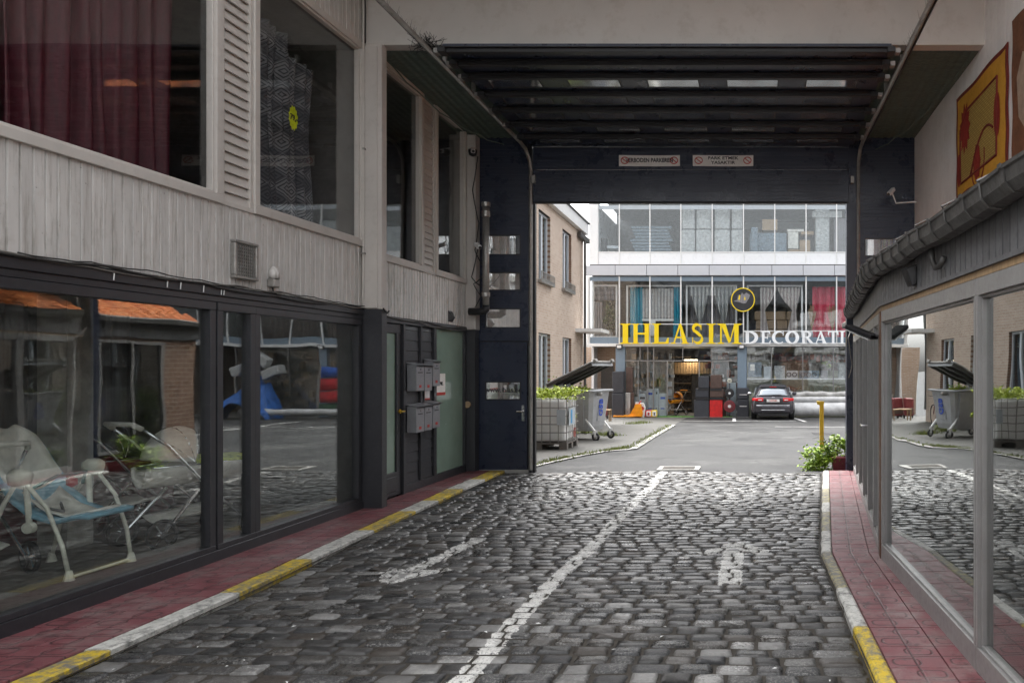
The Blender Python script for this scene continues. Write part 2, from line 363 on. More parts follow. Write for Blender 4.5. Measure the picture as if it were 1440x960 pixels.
M['green'] = plain('green_netting', (.095,.13,.11), .8, var=.3, scale=3, stretch=(1,18,1), dirt=.4, bump=.5, rnd=0)
M['frost'] = plain('green_frosted_glass', (.23,.32,.26), .16, var=.12, scale=2.5, dirt=.3, dirtcol=(.25,.31,.27), bump=.02, rnd=0)
M['mail'] = plain('grey_mailbox', (.27,.275,.29), .35, .2, var=.1, dirt=.3, rnd=.1)
M['rubber'] = plain('black_rubber', (.014,.014,.015), .6, rnd=0)
M['black'] = plain('black_plastic', (.020,.020,.022), .4, rnd=0)
M['cable'] = plain('grey_cable', (.15,.14,.125), .55, rnd=.3)
M['cabledark'] = plain('dark_cable', (.03,.028,.026), .6, rnd=.2)
M['yellow'] = plain('yellow_paint', (.62,.42,.02), .42, var=.12, dirt=.35, dirtcol=(.35,.2,.03), rnd=0)
M['signyellow'] = plain('yellow_letters', (.88,.64,.005), .4, var=.04, dirt=.1, rnd=0)
M['kerby'] = m_paintworn('kerb_yellow', (.66,.47,.03)); M['kerbw'] = m_paintworn('kerb_white', (.62,.61,.57), lo=.40, hi=.52)
M['kerbyf'] = m_paintworn('kerb_faded_yellow', (.50,.43,.20), lo=.46, hi=.6)
M['linew'] = m_paintworn('yard_line_white', (.70,.69,.67), (.12,.12,.12), .36, .48)
M['concrete'] = plain('concrete', (.34,.33,.31), .8, var=.15, scale=3, dirt=.4, bump=.4)
M['brick'] = m_brick('buff_brick', (.50,.37,.28), (.60,.48,.385), (.62,.58,.53)); M['brickdark'] = m_brick('brown_brick', (.20,.10,.06), (.27,.15,.09), (.45,.40,.34))
M['brickx'] = m_brick('buff_brick_end', (.40,.28,.20), (.48,.36,.27), (.5,.46,.42), axis='xz')
M['upvc'] = plain('white_window_frame', (.66,.70,.74), .35, var=.03, rnd=0)
M['glass'] = glass('shop_glass', (.94,.96,.95), .085, dirt=.05); M['glassup'] = glass('upper_glass', (.95,.95,.94), .03, dirt=.0)
M['glassright'] = glass('mirror_glass', (.6,.63,.62), .30, dirt=.03)
M['glassfar'] = glass('store_glass', (.93,.95,.96), .05, dirt=.05); M['paneside'] = glass('house_glass', (.5,.56,.6), .12)
M['doorglass'] = glass('gate_glass', (.85,.85,.87), .12, dirt=.3)
M['ibc'] = plain('milky_tank', (.90,.90,.88), .35, var=.04, scale=2, dirt=.15, rnd=0)
M['bin'] = plain('galvanised_bin', (.42,.43,.44), .42, .35, var=.12, scale=2, dirt=.4, dirtcol=(.22,.2,.19), rnd=0)
M['blue'] = plain('blue_print', (.03,.09,.50), .5, rnd=0); M['cyan'] = plain('cyan_print', (.05,.32,.62), .5, rnd=0)
M['leafy'] = m_grass('yellow_green_leaf', (.26,.36,.02), (.48,.56,.05)); M['leaf'] = m_grass('green_leaf', (.16,.30,.02), (.36,.50,.05)); M['leafd'] = m_grass('dark_leaf', (.03,.07,.015), (.06,.12,.03))
M['turf'] = m_grass('artificial_turf', (.07,.24,.01), (.12,.36,.03)); M['weed'] = m_grass('weed', (.14,.19,.04), (.28,.32,.08))
M['orange'] = plain('orange_paint', (.85,.30,.01), .4, rnd=0); M['red'] = plain('red_plastic', (.60,.02,.02), .45, rnd=0)
M['darkgrey'] = plain('charcoal_fabric', (.045,.048,.058), .6, var=.2, rnd=.2); M['brownf'] = plain('brown_fabric', (.10,.062,.05), .7, rnd=.1)
M['crimson'] = plain('crimson_fabric', (.42,.02,.04), .6, rnd=0); M['maroon'] = plain('maroon_paint', (.20,.03,.035), .5, rnd=0)
M['turq'] = plain('turquoise_fabric', (.02,.30,.42), .7, var=.3, scale=12, stretch=(6,1,.1), rnd=0)
M['pleat'] = m_fringe('grey_pleats', (.36,.36,.36), (.66,.65,.64), 22); M['swag'] = m_fringe('silver_lace', (.25,.26,.26), (.62,.63,.62), 18)
M['cream'] = m_fringe('cream_sheer', (.48,.42,.40), (.82,.76,.72), 20); M['redcur'] = m_fringe('red_embroidery', (.50,.03,.07), (.72,.10,.15), 9)
M['greyc'] = plain('grey_drape', (.22,.21,.22), .8, stretch=(8,1,.2), rnd=0)
M['card'] = plain('cardboard', (.40,.28,.17), .8, var=.1, rnd=.15); M['wrap'] = m_crinkle('plastic_wrap', (.52,.53,.52)); M['bluewrap'] = m_crinkle('blue_wrap', (.17,.23,.28), .4)
M['tarp'] = m_crinkle('blue_tarpaulin', (.03,.16,.55), .45, 4); M['rollw'] = m_crinkle('white_rolls', (.62,.62,.62), .35, 1.6); M['rollg'] = m_crinkle('clear_wrapped_roll', (.50,.49,.47), .3, 3)
M['fred'] = plain('red_carpet_roll', (.60,.02,.03), .7, rnd=0); M['fblue'] = plain('blue_carpet_roll', (.02,.10,.45), .7, rnd=0); M['fgreen'] = plain('green_carpet_roll', (.02,.09,.04), .7, rnd=0)
M['carpaint'] = plain('graphite_car_paint', (.075,.072,.082), .22, .5, var=.05, dirt=.1, bump=0, rnd=0)
M['carglass'] = plain('tinted_glass', (.30,.33,.36), .06, .6, var=.05, dirt=0, bump=0, rnd=0); M['tail'] = plain('red_lens', (.75,.015,.02), .15, var=.1, dirt=0, bump=0, rnd=0)
M['chrome'] = plain('chrome', (.75,.76,.78), .15, .9, bump=0, rnd=0)
M['plate'] = plain('plate_white', (.75,.73,.72), .4, rnd=0, bump=0); M['ink'] = plain('black_ink', (.02,.02,.025), .6, rnd=0, bump=0); M['redink'] = plain('red_ink', (.50,.04,.03), .5, rnd=0, bump=0)
M['signwhite'] = plain('sign_enamel', (.86,.84,.80), .4, var=.04, dirt=.25, rnd=0)
M['mirrorpane'] = glass('gate_side_pane', (.7,.72,.75), .55, .02, .25); M['street'] = plain('pale_street_render', (.62,.62,.63), .8, var=.08, rnd=0); M['slate'] = plain('slate_grey_render', (.13,.135,.145), .8, rnd=0)
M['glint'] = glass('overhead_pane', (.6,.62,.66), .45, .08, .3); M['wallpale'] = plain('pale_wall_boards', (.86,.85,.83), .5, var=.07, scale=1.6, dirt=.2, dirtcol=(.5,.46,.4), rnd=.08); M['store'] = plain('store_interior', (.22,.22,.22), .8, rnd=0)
M['signlet'] = plain('white_letters', (.86,.87,.88), .4, var=.03, dirt=.05, rnd=0)
M['bluecloth'] = plain('blue_baby_fabric', (.22,.46,.60), .8, rnd=0); M['creamcloth'] = plain('cream_padding', (.80,.77,.70), .8, rnd=0); M['creamplastic'] = plain('cream_plastic', (.82,.79,.68), .4, rnd=0)
M['teal'] = plain('teal_fabric', (.08,.25,.24), .8, rnd=0); M['lime'] = plain('lime_print', (.55,.78,.08), .7, var=.6, scale=22, dirt=.5, dirtcol=(.7,.7,.5), rnd=0)
M['neon'] = plain('neon_card', (.70,.85,.02), .6, rnd=0, bump=0); M['weave'] = m_brick('ochre_weave', (.50,.34,.085), (.60,.44,.12), (.30,.19,.04), .35); M['mustard'] = plain('mustard_rug', (.60,.31,.03), .85, var=.12, rnd=0, bump=.4); M['ochre'] = plain('ochre_rug', (.52,.37,.09), .85, var=.15, rnd=0, bump=.5)
M['maroonrug'] = plain('maroon_rug', (.16,.02,.012), .85, rnd=0); M['redrug'] = plain('red_rug', (.26,.02,.01), .85, rnd=0); M['brownrug'] = plain('brown_rug', (.16,.065,.03), .85, var=.3, rnd=0); M['tanrug'] = plain('tan_rug', (.36,.27,.2), .85, rnd=0)
M['palegreen'] = plain('pale_green_wall', (.42,.44,.33), .8, rnd=0); M['terra'] = plain('terracotta_stock', (.30,.10,.06), .7, var=.5, scale=14, rnd=0); M['shelfst'] = plain('mixed_stock', (.20,.17,.14), .7, var=.8, scale=10, rnd=0)
M['aqua'] = plain('pale_carton', (.50,.55,.58), .6, var=.1, rnd=.1); M['pallet'] = plain('grey_pallet', (.16,.145,.13), .8, rnd=.1)

FONT_CACHE = {}
def text_mesh(txt, size, mat, name, parent, loc, rot, sx=1.0, ext=.002, align='CENTER'):
    c = bpy.data.curves.new(name, 'FONT'); c.body = txt; c.size = size; c.extrude = ext; c.offset = size*.022; c.align_x = align; c.align_y = 'CENTER'; c.resolution_u = 3
    o = bpy.data.objects.new('tmp', c); COL.objects.link(o); bpy.context.view_layer.update()
    me = bpy.data.meshes.new_from_object(o.evaluated_get(bpy.context.evaluated_depsgraph_get())); bpy.data.objects.remove(o)
    me.materials.clear(); me.materials.append(mat); me.transform(Matrix.Diagonal((sx, 1, 1, 1)))
    r = bpy.data.objects.new(name, me); COL.objects.link(r); r.parent = parent
    off = Vector((0,0,0)); p = parent
    while p is not None: off += p.location; p = p.parent
    r.location = Vector(loc)-off; r.rotation_euler = rot; return r
def leaves(n, cen, rad, size, rnd=random, flat=.8):
    m = MB(); cl = []
    for _ in range(max(3, n//22)):
        while True:
            p = Vector((rnd.uniform(-1,1), rnd.uniform(-1,1), rnd.uniform(-1,1)))
            if .2 < p.length < 1: break
        cl.append((p*rnd.uniform(.8, 1.18), rnd.uniform(.12, .3)))
    for _ in range(n):
        q, r = rnd.choice(cl); p = q+Vector((rnd.gauss(0, r), rnd.gauss(0, r), rnd.gauss(0, r)))
        c = Vector(cen)+Vector((p.x*rad[0], p.y*rad[1], p.z*rad[2])); s = size*rnd.uniform(.45, 1.5)
        a = Vector((rnd.gauss(0,1), rnd.gauss(0,1), rnd.gauss(0,.5))).normalized(); b = a.cross(Vector((rnd.gauss(0,.6), rnd.gauss(0,.6), 1))).normalized(); n_ = a.cross(b)*(s*.2)
        m.add([c-a*s*.5, c+b*s*.35+n_, c+a*s*.6, c-b*s*.35+n_], [(0,1,2),(0,2,3)])
    return m
# ================================================================== THE SETTING
# ground sheet (asphalt): dips gently towards the far store and reaches the horizon
g = MB(); ys = [-400, -40, -6, 11.86, 13]+[13+i*1.5 for i in range(1, 15)]+[60, 400]; xs = [-400, -60, -14, -8, -4, 0, 4, 8, 14, 60, 400]
vv = [(x, y, (-.12 if y < 11 else (-.08 if y < 13 else gz(y)))) for y in ys for x in xs]; nx = len(xs)
g.add(vv, [(j*nx+i, j*nx+i+1, (j+1)*nx+i+1, (j+1)*nx+i) for j in range(len(ys)-1) for i in range(nx-1)])
ground = struct(g.build('ground', M['asphalt']))
rl = MB()  # thick lip of asphalt where the cobbles end
rl.sheet(lambda u, v: (lerp(-4.3, 1.6, u), 11.62+.35*v+.03*math.sin(u*23), -.075+.028*math.sin(PI*v)+.004*math.sin(u*40)), 40, 5)
struct(rl.build('asphalt_edge', M['asphalt'], smooth=True))

sw = MB(); sw.sheet(lambda u, v: (lerp(-14, 14, u), lerp(-9, -1.45, v), -.09), 4, 4); struct(sw.build('street_bounce_sheet', M['concrete']))  # unseen pale ground added behind the camera to bounce light into the passage
sb = thing('street_house', 'pale rendered house across the street behind the passage mouth', 'house', (0, -17, -.12)); sb_w = MB().box(-14, 12, -18, -17, -.12, 9.5); sb_w.build('wall', M['street'], sb)
for i_ in range(8):
    for z_ in (.6, 3.6, 6.6):
        f_ = MB().box(-12.5+i_*3.1, -11.3+i_*3.1, -16.98, -16.9, z_, z_+1.7).build('window', M['anthra'], sb); MB().box(-12.4+i_*3.1, -11.93+i_*3.1, -16.895, -16.88, z_+.1, z_+1.6).build('pane', M['alu'], f_); MB().box(-11.87+i_*3.1, -11.4+i_*3.1, -16.895, -16.88, z_+.1, z_+1.6).build('pane', M['alu'], f_)
for z_ in (3.0, 6.0, 9.3): MB().box(-14.1, 12.1, -16.99, -16.7, z_, z_+.22).build('cornice', M['concrete'], sb)
# passage road of granite setts
KL = [(2, -3.53), (3.8, -3.56), (5.3, -3.58), (10, -3.76), (11.6, -3.80)]; KLi = [(2, -3.70), (4, -3.72), (5.3, -3.73), (10, -3.99), (11.6, -4.03)]
KR = [(-2, .72), (2, .66), (3.84, .604), (5.04, .574), (6.5, .545), (10.8, .93), (11.6, 1.0)]
def kl(y): return pw(KL, y)
def kli(y): return pw(KLi, y)
def kr(y): return pw(KR, y)
def kri(y): return kr(y)+.092
def rz_(x, y): return -.036+.010*math.sin(x*1.7+y*.9)+.010*math.sin(x*.8-y*1.9)
m = MB(); m.sheet(lambda u, v: (lerp(-4.2, 1.2, u), lerp(-1.5, 11.70, v), rz_(lerp(-4.2, 1.2, u), lerp(-1.5, 11.7, v))-.008), 40, 90)
road = m.build('passage_road', M['mortar'], smooth=True, kind='structure'); road['label'] = 'worn granite sett road with white painted lines in the covered passage'

rs = random.Random(3)
def stone_verts(L, W, seedr):
    """a sett: bottom ring, shoulder ring, worn top ring, crown"""
    a, b = L/2, W/2; ch = min(L, W)*seedr.uniform(.06, .17); base = [(-a+ch, -b), (a-ch, -b), (a, -b+ch), (a, b-ch), (a-ch, b), (-a+ch, b), (-a, b-ch), (-a, -b+ch)]
    j = [(seedr.uniform(-.006, .006), seedr.uniform(-.006, .006)) for _ in range(8)]; v = []
    for k, (s, z) in enumerate(((1.0, -.04), (1, -.006), (.62, .0))):
        for i, (x, y) in enumerate(base):
            x, y = x+j[i][0], y+j[i][1]
            if k == 1: x = x-math.copysign(.004, x); y = y-math.copysign(.004, y)
            v.append((x*s, y*s, z+(seedr.uniform(-.003, .003) if k else 0)))
    v.append((0, 0, seedr.uniform(-.003, .002))); f = []
    for k in (0, 1):
        for i in range(8): f.append((k*8+i, k*8+(i+1) % 8, (k+1)*8+(i+1) % 8, (k+1)*8+i))
    for i in range(8): f.append((16+i, 16+(i+1) % 8, 24))
    return v, f
stones = []; y = -1.2
while y < 11.60:
    rw = rs.uniform(.098, .124) if y > 4.9 else rs.uniform(.105, .135)
    x = kl(y)+.012+rs.uniform(-.05, 0); xe = kr(y)-.01; ph = rs.uniform(0, 6)
    while x < xe-.05:
        L = rs.uniform(.145, .215) if rs.random() < .93 else rs.uniform(.22, .25)
        if x < -2.3 and y < 6: L *= 1.12
        if x+L > xe-.07: L = xe-x
        x0 = max(x, kl(y)+.008); Lr = x+L-x0
        if Lr > .06:
            cx = x0+Lr/2; cy = y+rw/2+.014*math.sin(cx*1.6+y*.35)+.005*math.sin(cx*4+ph)+rs.uniform(-.003, .003); stones.append((cx, cy, Lr-.013, rw-.015))
        x += L
    y += rw
protos = []
for L0 in (.11, .15, .18, .22, .27):
    for W0 in (.095, .115):
        for k in range(4):
            q = MB(); v, f = stone_verts(L0, W0, rs); q.add(v, f); protos.append((L0, W0, q.mesh('cobblestone', M['cobble'], True)))
stones.sort(key=lambda s: (0 if s[1] > 3.72 and -1.02 < s[0]/s[1] < .36 else 1, s[1]))
big = MB()
for i, (cx, cy, L, W_) in enumerate(stones):
    tilt = (rs.uniform(-.02, .02), rs.uniform(-.018, .018), rs.uniform(-.03, .03)); cz = rz_(cx, cy)+rs.uniform(-.005, .006)+.004
    if i < 298:
        c = sorted(protos, key=lambda p: abs(p[0]-L)+abs(p[1]-W_)); p = c[rs.randrange(5)]
        o = bpy.data.objects.new('cobblestone', p[2]); COL.objects.link(o); o.parent = road; o.location = (cx, cy, cz); o.scale = (L/p[0], W_/p[1], 1)
        o.rotation_euler = (tilt[0], tilt[1], tilt[2]+(PI if rs.random() < .5 else 0))
    else:
        v, f = stone_verts(L, W_, rs); ct, st = math.cos(tilt[2]), math.sin(tilt[2])
        big.add([(cx+a*ct-b*st, cy+a*st+b*ct, cz+c+a*tilt[1]+b*tilt[0]) for a, b, c in v], f)
big.build('cobblestones', M['cobble'], road, smooth=True, kind='stuff')
# litter lying in the joints
lt = MB()
for _ in range(70):
    x, y = rs.uniform(-3.4, .4), rs.uniform(3.8, 9); a = rs.uniform(0, 6); s = rs.uniform(.006, .02); z = rz_(x, y)+.012
    lt.add([(x-s*math.cos(a), y-s*math.sin(a), z), (x+s*.4*math.sin(a), y-s*.4*math.cos(a), z+.003), (x+s*math.cos(a), y+s*math.sin(a), z), (x-s*.4*math.sin(a), y+s*.4*math.cos(a), z+.004)], [(0,1,2,3)])
tag(lt.build('litter', M['white']), 'tiny scraps and droppings scattered over the dark setts', None, kind='stuff')

# right wall line (plan)
def wr(y): return 1.144-.0496*(y-3.79) if y <= 6.29 else 1.02+.083*(y-6.29)
# pavements with red tiles
def uvtile(m, P, uvs, zt, th=.03):
    n = len(m.v); 
    if m.uv is None: m.uv = []
    cx = sum(p[0] for p in P)/4; cy = sum(p[1] for p in P)/4
    top = [(lerp(p[0], cx, .014), lerp(p[1], cy, .014), zt) for p in P]; bot = [(p[0], p[1], zt-.006) for p in P]; b2 = [(p[0], p[1], zt-th) for p in P]
    m.add(top+bot+b2, [(0,1,2,3)]+[(4+i, 4+(i+1) % 4, (i+1) % 4, i) for i in range(4)]+[(8+i, 8+(i+1) % 4, 4+(i+1) % 4, 4+i) for i in range(4)]); m.uv += uvs*3
def pavement(name, xa, xb, y0, y1, first_w, label, cols):
    b = MB(); N = 30
    b.sheet(lambda u, v: (lerp(xa(lerp(y0, y1, v)), xb(lerp(y0, y1, v)), u), lerp(y0, y1, v), -.012), 1, N)
    sl = b.build(name, M['grout'], kind='structure'); sl['label'] = label
    y = y0; T = .31
    while y < y1-.05:
        ye = min(y+T, y1); u0 = 0
        for c in range(cols):
            wa = lambda yy: xa(yy)+c*T; wb = lambda yy: min(xa(yy)+(c+1)*T, xb(yy))
            if wb(y)-wa(y) < .03 and wb(ye)-wa(ye) < .03: continue
            g_ = .003; P = [(wa(y)+g_, y+g_), (max(wb(y), wa(y)+.02)-g_, y+g_), (max(wb(ye), wa(ye)+.02)-g_, ye-g_), (wa(ye)+g_, ye-g_)]
            uv = [(0, 0), ((wb(y)-wa(y))/T, 0), ((wb(ye)-wa(ye))/T, (ye-y)/T), (0, (ye-y)/T)]
            t_ = MB(); uvtile(t_, P, uv, rs.uniform(-.0015, .0015)); t_.build('paving_tile', M['tile'], sl)
        y = ye
    return sl
pavl = pavement('left_pavement', lambda y: -4.35, kli, 1.2, 11.62, .31, 'narrow red patterned pavement along the left shop front', 3)
pavr = pavement('right_pavement', kri, wr, 1.2, 11.62, .31, 'narrow red patterned pavement along the right shop front', 2)
def kerbs(name, a, b, bounds, cols, label):
    root = None; y = bounds[0]; k = 0
    base = MB(); base.sheet(lambda u, v: (lerp(a(lerp(1.2, 11.6, v))-.005, b(lerp(1.2, 11.6, v))+.01, u), lerp(1.2, 11.6, v), -.03), 1, 20)
    root = base.build(name, M['mortar'], kind='structure'); root['label'] = label
    for i in range(len(bounds)-1):
        y0, y1 = bounds[i], bounds[i+1]; n = max(1, round((y1-y0)/.5))
        for j in range(n):
            p, q = lerp(y0, y1, j/n), lerp(y0, y1, (j+1)/n)-.006; z = rs.uniform(-.002, .003)
            s = MB(); pr = []
            for (yy) in (p, (p+q)/2, q):
                l, r = a(yy)+rs.uniform(-.006, .006), b(yy)-.004; c = .012 if name.startswith('left') else -.012
                pr.append([(l, yy, -.07), (l, yy, z-.018), (l+.012, yy, z-.003), (r-.012, yy, z), (r, yy, z-.006), (r, yy, -.07)] )
            vs = [v for r_ in pr for v in r_]; fs = [(r_*6+i2, r_*6+i2+1, (r_+1)*6+i2+1, (r_+1)*6+i2) for r_ in range(2) for i2 in range(5)]+[(5,4,3,2,1,0), (12,13,14,15,16,17)]
            s.add(vs, fs); s.build('kerb_stone', M[cols[i]], root)
kerbs('left_kerb', lambda y: kli(y), lambda y: kl(y), [1.2, 2.2, 3.0, 4.25, 5.33, 6.26, 7.36, 8.34, 9.0, 9.85, 10.7, 11.6][1:],
      ['kerbw', 'kerby', 'kerbw', 'kerby', 'kerbw', 'kerby', 'kerbw', 'kerby', 'kerbw', 'kerby'], 'kerb in worn yellow and white paint beside the left pavement')
kerbs('right_kerb', kr, kri, [2.0, 4.64, 5.45, 6.5, 7.36, 8.3, 8.9, 9.9, 11.6], ['kerby', 'kerbw', 'kerbyf', 'kerbw', 'kerbyf', 'kerbw', 'kerbyf', 'kerbw'], 'bent kerb in worn yellow and white paint beside the right pavement')

# passage ceiling and beam
ce = MB(); ce.box(-9, 6, 5.9, 8.56, 5.92, 6.1)
struct(ce.build('passage_ceiling', M['plaster']))
us = MB().box(-12, 8, 6.2, 12.0, 6.12, 9.8); tag(us.build('added_storeys', M['slate']), 'unseen slate grey storeys added above the passage to darken the store glass reflections', 'building')  # unseen storeys, added so the store glass does not mirror bright sky
c2 = MB(); c2.sheet(lambda u, v: (lerp(-4.5, 3.0, u), lerp(8.72, 12.1, v), lerp(5.15, 5.03, v)+(.010 if int(u*150) % 2 else 0)), 300, 2)
struct(c2.build('netted_ceiling', M['green'], label='dark green netting and corrugated sheet under the roof'))
b = MB(); b.box(-4.36, 3.4, 8.56, 8.72, 5.146, 6.1)
beam = tag(b.build('ceiling_beam', M['plaster'], bevel=.006), 'wide pale plastered beam spanning the passage above the raised gate', 'beam'); beam['kind'] = 'structure'
nt_ = MB()  # netting slack edges
for (a, bb, sg) in (((-4.3, 8.8, 5.13), (-3.75, 11.4, 4.85), .18), ((2.45, 8.8, 5.10), (1.75, 11.3, 4.75), .15)):
    a, bb = Vector(a), Vector(bb); nt_.tube([a.lerp(bb, i/12)+Vector((0, 0, -sg*math.sin(PI*i/12)+.015*math.sin(i*2.3))) for i in range(13)], .008, 5)
tag(nt_.build('netting_edge', M['green']), 'slack rope edges of the green netting hanging below the ceiling', 'netting')

# ================================================================== LEFT SHOP BUILDING
WL = -4.36
bl = thing('shop_building', 'long left building with white boarding above dark framed shop windows', 'building', (WL-.1, 5, 0))
def part(name, mb, mat, parent, **k): return mb.build(name, M[mat], parent, **k)
sh = MB(); sh.box(-9.2, WL-.03, 1.0, 8.5, 2.22, 2.95); sh.box(-9.2, WL-.03, 1.0, 8.5, 5.06, 5.915); sh.box(-9.2, WL-.03, 8.5, 12.0, 2.15, 2.86); sh.box(-9.2, WL-.03, 8.5, 12.0, 5.08, 6.1)
sh.box(-9.3, -9.2, 1.0, 12.0, 0, 6.1); sh.box(-9.2, WL-.06, .9, 1.0, 0, 6.1); sh.box(-9.2, WL-.06, 8.50, 8.61, 0, 6.1); sh.box(-9.2, WL-.1, 11.9, 12.0, 0, 6.1)
part('shell', sh, 'dark', bl)
part('interior_floor', B(-9.1, WL-.08, 1.0, 8.5, -.1, .045), 'deck', bl); part('interior_floor', B(-9.1, WL-.08, 8.74, 11.9, -.1, .02), 'deck', bl)
part('interior_wall', B(-9.15, -8.6, 1.1, 8.45, .05, 2.2), 'room', bl); part('interior_wall', B(-8.2, -8.0, 1.1, 8.45, 2.96, 5.05), 'room', bl); part('interior_wall', B(-7.4, -7.3, 8.76, 11.8, 2.87, 5.07), 'room', bl)
part('interior_wall', B(-6.0, -5.9, 8.76, 11.8, .0, 2.14), 'room', bl)
def planks(parent, y0, y1, z0, z1, step, mat, name='plank', X0=WL):
    y = y0; n = round((y1-y0)/step); step = (y1-y0)/n
    me = MB(); me.add([(0, .002, 0), (0, step-.004, 0), (.014, step-.0095, 0), (.014, .0075, 0), (0, .002, 1), (0, step-.004, 1), (.014, step-.0095, 1), (.014, .0075, 1)],
                      [(0,1,2,3), (7,6,5,4), (0,4,5,1), (1,5,6,2), (2,6,7,3), (3,7,4,0)])
    md = me.mesh(name, M[mat]); off = Vector((0,0,0)); p = parent
    while p is not None: off += p.location; p = p.parent
    for i in range(n):
        o = bpy.data.objects.new(name, md); COL.objects.link(o); o.parent = parent
        o.location = Vector((X0-.014+rs.uniform(-.0008, .0008), y0+i*step, z0))-off; o.scale = (1, 1, z1-z0)
planks(bl, 2.0, 8.49, 2.225, 2.885, .0822, 'clad'); planks(bl, 8.625, 11.50, 2.165, 2.80, .078, 'clad2'); planks(bl, 4.0, 8.49, 5.125, 5.92, .0822, 'clad'); planks(bl, 8.72, 11.50, 5.15, 5.9, .078, 'clad')
def trimrect(y0, y1, z0, z1, w=.07, d0=WL-.05, d1=WL+.028, step=True):
    m = MB(); m.box(d0, d1, y0, y1, z1-w, z1); m.box(d0, d1, y0, y1, z0, z0+w); m.box(d0, d1-.002, y0, y0+w, z0+w, z1-w); m.box(d0, d1-.002, y1-w, y1, z0+w, z1-w)
    if step:
        q = .022; e = d1-.022; m.box(d0, e, y0+w, y1-w, z1-w-q, z1-w); m.box(d0, e, y0+w, y1-w, z0+w, z0+w+q); m.box(d0, e-.002, y0+w, y0+w+q, z0+w+q, z1-w-q); m.box(d0, e-.002, y1-w-q, y1-w, z0+w+q, z1-w-q)
    return m
def upwin(y0, y1, z0, z1, lab=None):
    wn = part('upper_window', trimrect(y0, y1, z0, z1), 'trim', bl, bevel=.004, label=lab)
    wn.name = 'upper_window'
    part('pane', B(WL-.046, WL-.040, y0+.06, y1-.06, z0+.06, z1-.06), 'glassup', wn)
upwin(2.2, 6.24, 2.885, 5.125); upwin(6.64, 8.50, 2.887, 5.127); upwin(8.63, 10.02, 2.80, 5.15); upwin(10.40, 11.50, 2.802, 5.152)
def louvre(y0, y1, z0, z1):
    f = part('louvre_panel', trimrect(y0, y1, z0, z1, .035, WL-.04, WL+.012, False), 'trim', bl); n = int((z1-z0-.07)/.083); dz = (z1-z0-.07)/n
    me = MB().add([(WL-.028, y0+.035, dz*1.12), (WL-.028, y1-.035, dz*1.12), (WL+.002, y1-.035, .0), (WL+.002, y0+.035, .0), (WL-.034, y0+.035, dz*1.06), (WL-.034, y1-.035, dz*1.06), (WL-.008, y1-.035, -.004), (WL-.008, y0+.035, -.004)],
                  [(0,1,2,3), (7,6,5,4), (3,2,6,7), (0,3,7,4), (1,5,6,2)])
    off = Vector(bl.location); md = me.mesh('slat', M['trim'])
    for i in range(n):
        o = bpy.data.objects.new('slat', md); COL.objects.link(o); o.parent = f; o.location = Vector((0, 0, z0+.035+i*dz))-off
louvre(6.243, 6.637, 2.885, 5.125); louvre(10.023, 10.397, 2.80, 5.15)
# pillars
part('pillar', B(WL-.02, -4.15, 8.50, 8.62, 2.20, 5.14).box(WL+.002, -4.19, 8.478, 8.499, 2.21, 5.10), 'trim', bl, bevel=.006)
part('pillar', B(WL-.02, -4.148, 8.498, 8.622, -.05, 2.198), 'anthra', bl, bevel=.006)
part('pillar', B(-4.44, -4.21, 11.51, 11.68, 2.12, 5.04).box(-4.25, -4.205, 11.49, 11.51, 2.13, 5.03), 'trim', bl, bevel=.004)
part('pillar', B(-4.44, -4.22, 11.51, 11.68, -.05, 2.118), 'anthra', bl, bevel=.004)
# ground floor shop front
def frame(parent, y0, y1, z0, z1, w, mat, name='frame', d0=WL-.07, d1=WL+.01, bw=None):
    bw = bw or w; m = MB(); m.box(d0, d1, y0, y1, z1-w, z1); m.box(d0, d1, y0, y1, z0, z0+bw); m.box(d0, d1-.003, y0, y0+w, z0+bw, z1-w); m.box(d0, d1-.003, y1-w, y1, z0+bw, z1-w); return part(name, m, mat, parent, bevel=.003)
part('top_rail', B(WL-.08, WL+.02, 1.2, 8.495, 2.135, 2.215).box(WL-.08, WL+.004, 1.2, 8.495, 2.085, 2.134), 'anthra', bl, bevel=.004)
part('bottom_rail', B(WL-.08, WL+.015, 1.2, 8.495, -.05, .085), 'anthra', bl, bevel=.004)
for (a, c) in ((1.3, 6.12), (6.27, 6.61), (6.74, 8.40)):
    wn = frame(bl, a-.065, c+.065, .087, 2.083, .065, 'anthra', 'shop_window', bw=.04); part('pane', B(WL-.045, WL-.035, a-.005, c+.005, .12, 2.03), 'glass', wn)
# far bay: door, boarded panels, frosted pane
part('top_rail', B(WL-.08, WL+.02, 8.625, 11.505, 2.085, 2.16), 'anthra', bl, bevel=.004); part('bottom_rail', B(WL-.08, WL+.008, 9.47, 11.505, -.05, .10), 'anthra', bl, bevel=.004)
part('post', B(WL-.07, WL+.02, 9.445, 9.50, -.05, 2.083), 'anthra', bl); part('post', B(WL-.07, WL+.018, 9.93, 9.98, .10, 2.083), 'anthra', bl); part('post', B(WL-.07, WL+.02, 10.34, 10.42, .10, 2.083), 'anthra', bl); part('post', B(WL-.07, WL+.012, 11.46, 11.508, .10, 2.083), 'anthra', bl)
dr = frame(bl, 8.66, 9.44, .01, 2.08, .11, 'anthra', 'side_door', WL-.06, WL-.01, bw=.28)
part('pane', B(WL-.04, WL-.034, 8.76, 9.34, .28, 1.98), 'frost', dr); part('handle', MB().tube([(WL-.01, 9.40, 1.02), (WL+.05, 9.40, 1.02), (WL+.05, 9.33, 1.02)], .011).lathe([(.028, 0), (.028, .012)], (WL-.01, 9.40, 1.02), 12, 'x'), 'gold', dr)
part('kick_board', B(WL-.05, WL-.004, 8.78, 9.34, .06, .24), 'anthra', dr, bevel=.006)
